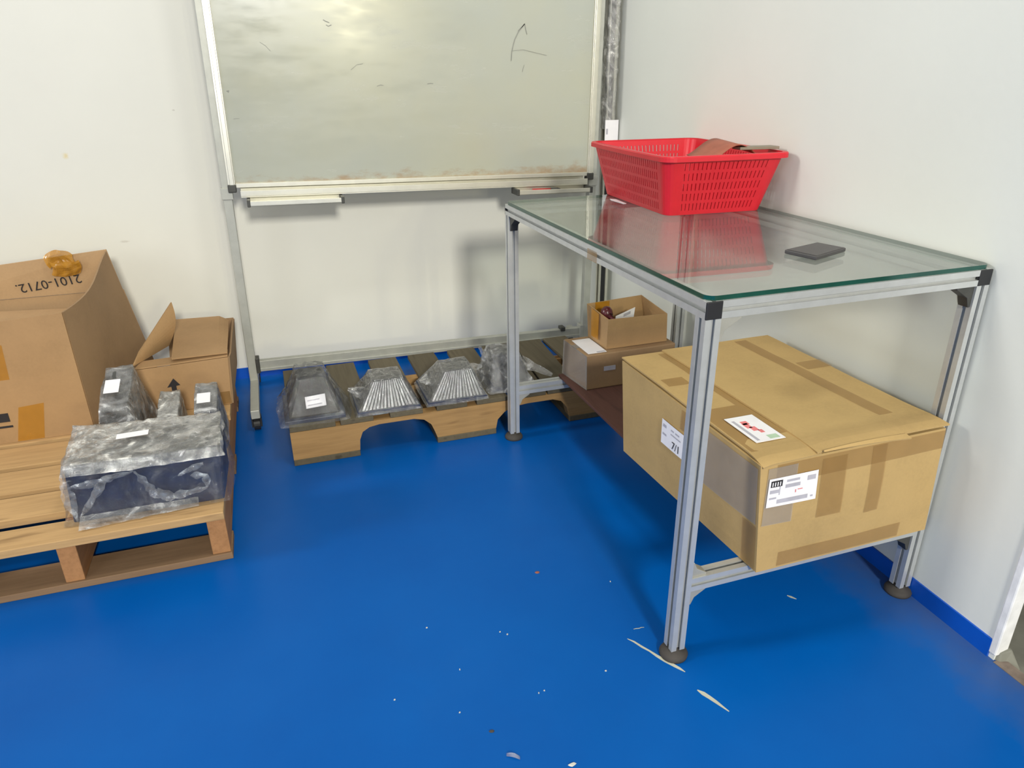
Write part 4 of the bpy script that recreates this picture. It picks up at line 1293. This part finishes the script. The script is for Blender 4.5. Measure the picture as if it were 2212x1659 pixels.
fold([(-1.168, 0.700, 0.272), (-1.165, 0.696, 0.225), (-1.158, 0.692, 0.150)], 0.0034)
def upright(label, b, t, z1f, z1b, seed, core, lab=None, filmmat='film_top'):
    r = thing('wrapped_part', ((b[0] + b[1]) / 2, (b[2] + b[3]) / 2, ZP), label, 'casting', 'upright film-wrapped parts on the front pallet')
    z0 = ZP + 0.001
    P = [(b[0], b[2], z0), (b[1], b[2], z0), (b[1], b[3], z0), (b[0], b[3], z0), (t[0], t[2], z1f), (t[1], t[2], z1f), (t[1], t[3], z1b), (t[0], t[3], z1b)]
    MB().hexa(P).build('body', core, r, bevel=0.006)
    # ridge along the top, as on the castings
    MB().hexa([(t[0] + 0.006, t[2], z1f - 0.004), (t[1] - 0.006, t[2], z1f - 0.004), (t[1] - 0.006, t[3], z1b - 0.004), (t[0] + 0.006, t[3], z1b - 0.004),
               (t[0] + 0.010, t[2] + 0.004, z1f + 0.003), (t[1] - 0.010, t[2] + 0.004, z1f + 0.003), (t[1] - 0.010, t[3] - 0.004, z1b + 0.003), (t[0] + 0.010, t[3] - 0.004, z1b + 0.003)]).build('ridge', 'cast_mid', r, bevel=0.001)
    shell(r, P, 0.005, 0.006, seed, filmmat, freq=18, n=18, skirt=0.0, zmin=ZP + 0.001)
    if lab:
        x, y, z, w, h, up = lab
        paper(r, 'paper_label', (x, y, z), (1, -0.03, 0), (0, 1, up), w, h)
    return r
upright('tallest film-wrapped upright part, labelled, next to the tall open carton', (-1.150, -1.024, 0.950, 1.190), (-1.125, -1.060, 0.955, 1.130), 0.310, 0.356, 53, 'cast_dark', (-1.116, 0.998, 0.340, 0.036, 0.058, 0.26), 'film_milky')
upright('smallest film-wrapped upright part, unlabelled, in the middle of three', (-1.000, -0.948, 0.955, 1.140), (-0.998, -0.950, 0.965, 1.090), 0.262, 0.282, 61, 'cast_dark')
upright('film-wrapped upright part with a small white label, at the right end of three', (-0.918, -0.846, 0.950, 1.150), (-0.905, -0.852, 0.960, 1.090), 0.268, 0.290, 67, 'cast_dark', (-0.898, 0.972, 0.289, 0.034, 0.048, 0.18), 'film_milky')

# ------------------------------------------------------------------ crumbs on the floor
def chip(x, y, w, l, mat, label, h=0.002, seed=0, name='paint_chip', cat='chip', group=None):
    rr = random.Random(seed)
    n = 7
    pts = []
    for i in range(n):
        a = 2 * math.pi * i / n
        k = rr.uniform(0.7, 1.1)
        pts.append((x + math.cos(a) * w * k, y + math.sin(a) * l * k))
    top = [(x + (px - x) * 0.7, y + (py - y) * 0.7, 0.0004 + h) for px, py in pts]
    o = MB().add([(px, py, 0.0004) for px, py in pts] + top, [tuple(range(n - 1, -1, -1)), tuple(range(n, 2 * n))] + [(i, (i + 1) % n, n + (i + 1) % n, n + i) for i in range(n)]).build(name, mat, None)
    tag(o, label, cat, group)
    return o
tiny = [(-0.445, 0.254), (-0.408, 0.117), (-0.435, 0.016), (-0.544, 0.085), (-0.007, 0.261), (-0.300, 0.190), (-0.288, 0.178), (-0.280, 0.010), (-0.268, 0.012), (-0.135, 0.018)]
for i, (x, y) in enumerate(tiny):
    chip(x, y, (0.0024, 0.0015, 0.0019)[i % 3], (0.0017, 0.0021, 0.0014)[i % 3], 'chip', 'tiny white speck of paint lying on the open blue floor', seed=i, group='white specks on the blue floor')
chip(-0.156, 0.349, 0.006, 0.004, 'brown_sheet', 'reddish chip on the blue floor beside the bench shadow', seed=20)
chip(-0.391, -0.043, 0.005, 0.004, 'rubber', 'dark crumb on the blue floor in the foreground', seed=22, name='crumb', cat='crumb')
chip(-0.280, -0.153, 0.008, 0.004, 'chip', 'pale oval chip at the bottom edge of the blue floor', seed=24)
fc = thing('film_curl', (-0.372, -0.105, 0), 'small curl of clear film on the blue floor in the foreground', 'film')
MB().grid(lambda u, v: (-0.382 + 0.020 * u + 0.002 * v, -0.098 - 0.014 * u + 0.006 * (v - 0.5), 0.0012 + 0.005 * math.sin(u * 3.1) * (0.4 + 0.6 * v)), 12, 4).build('curl', 'film_milky', fc, smooth=True)
streak([(0.349, 0.085), (0.354, 0.078), (0.361, 0.068)], [0.0008, 0.0028, 0.0005], fl)
wc = MB().hexa([(0.440, 0.19, 0.0), (0.468, 0.185, 0.0), (0.472, 0.205, 0.0), (0.444, 0.212, 0.0), (0.440, 0.19, 0.014), (0.468, 0.185, 0.014), (0.472, 0.205, 0.014), (0.444, 0.212, 0.014)])
tag(wc.build('wood_offcut', 'wood_light_x', None, bevel=0.002), 'small wood offcut on the floor beneath the large carton', 'offcut')
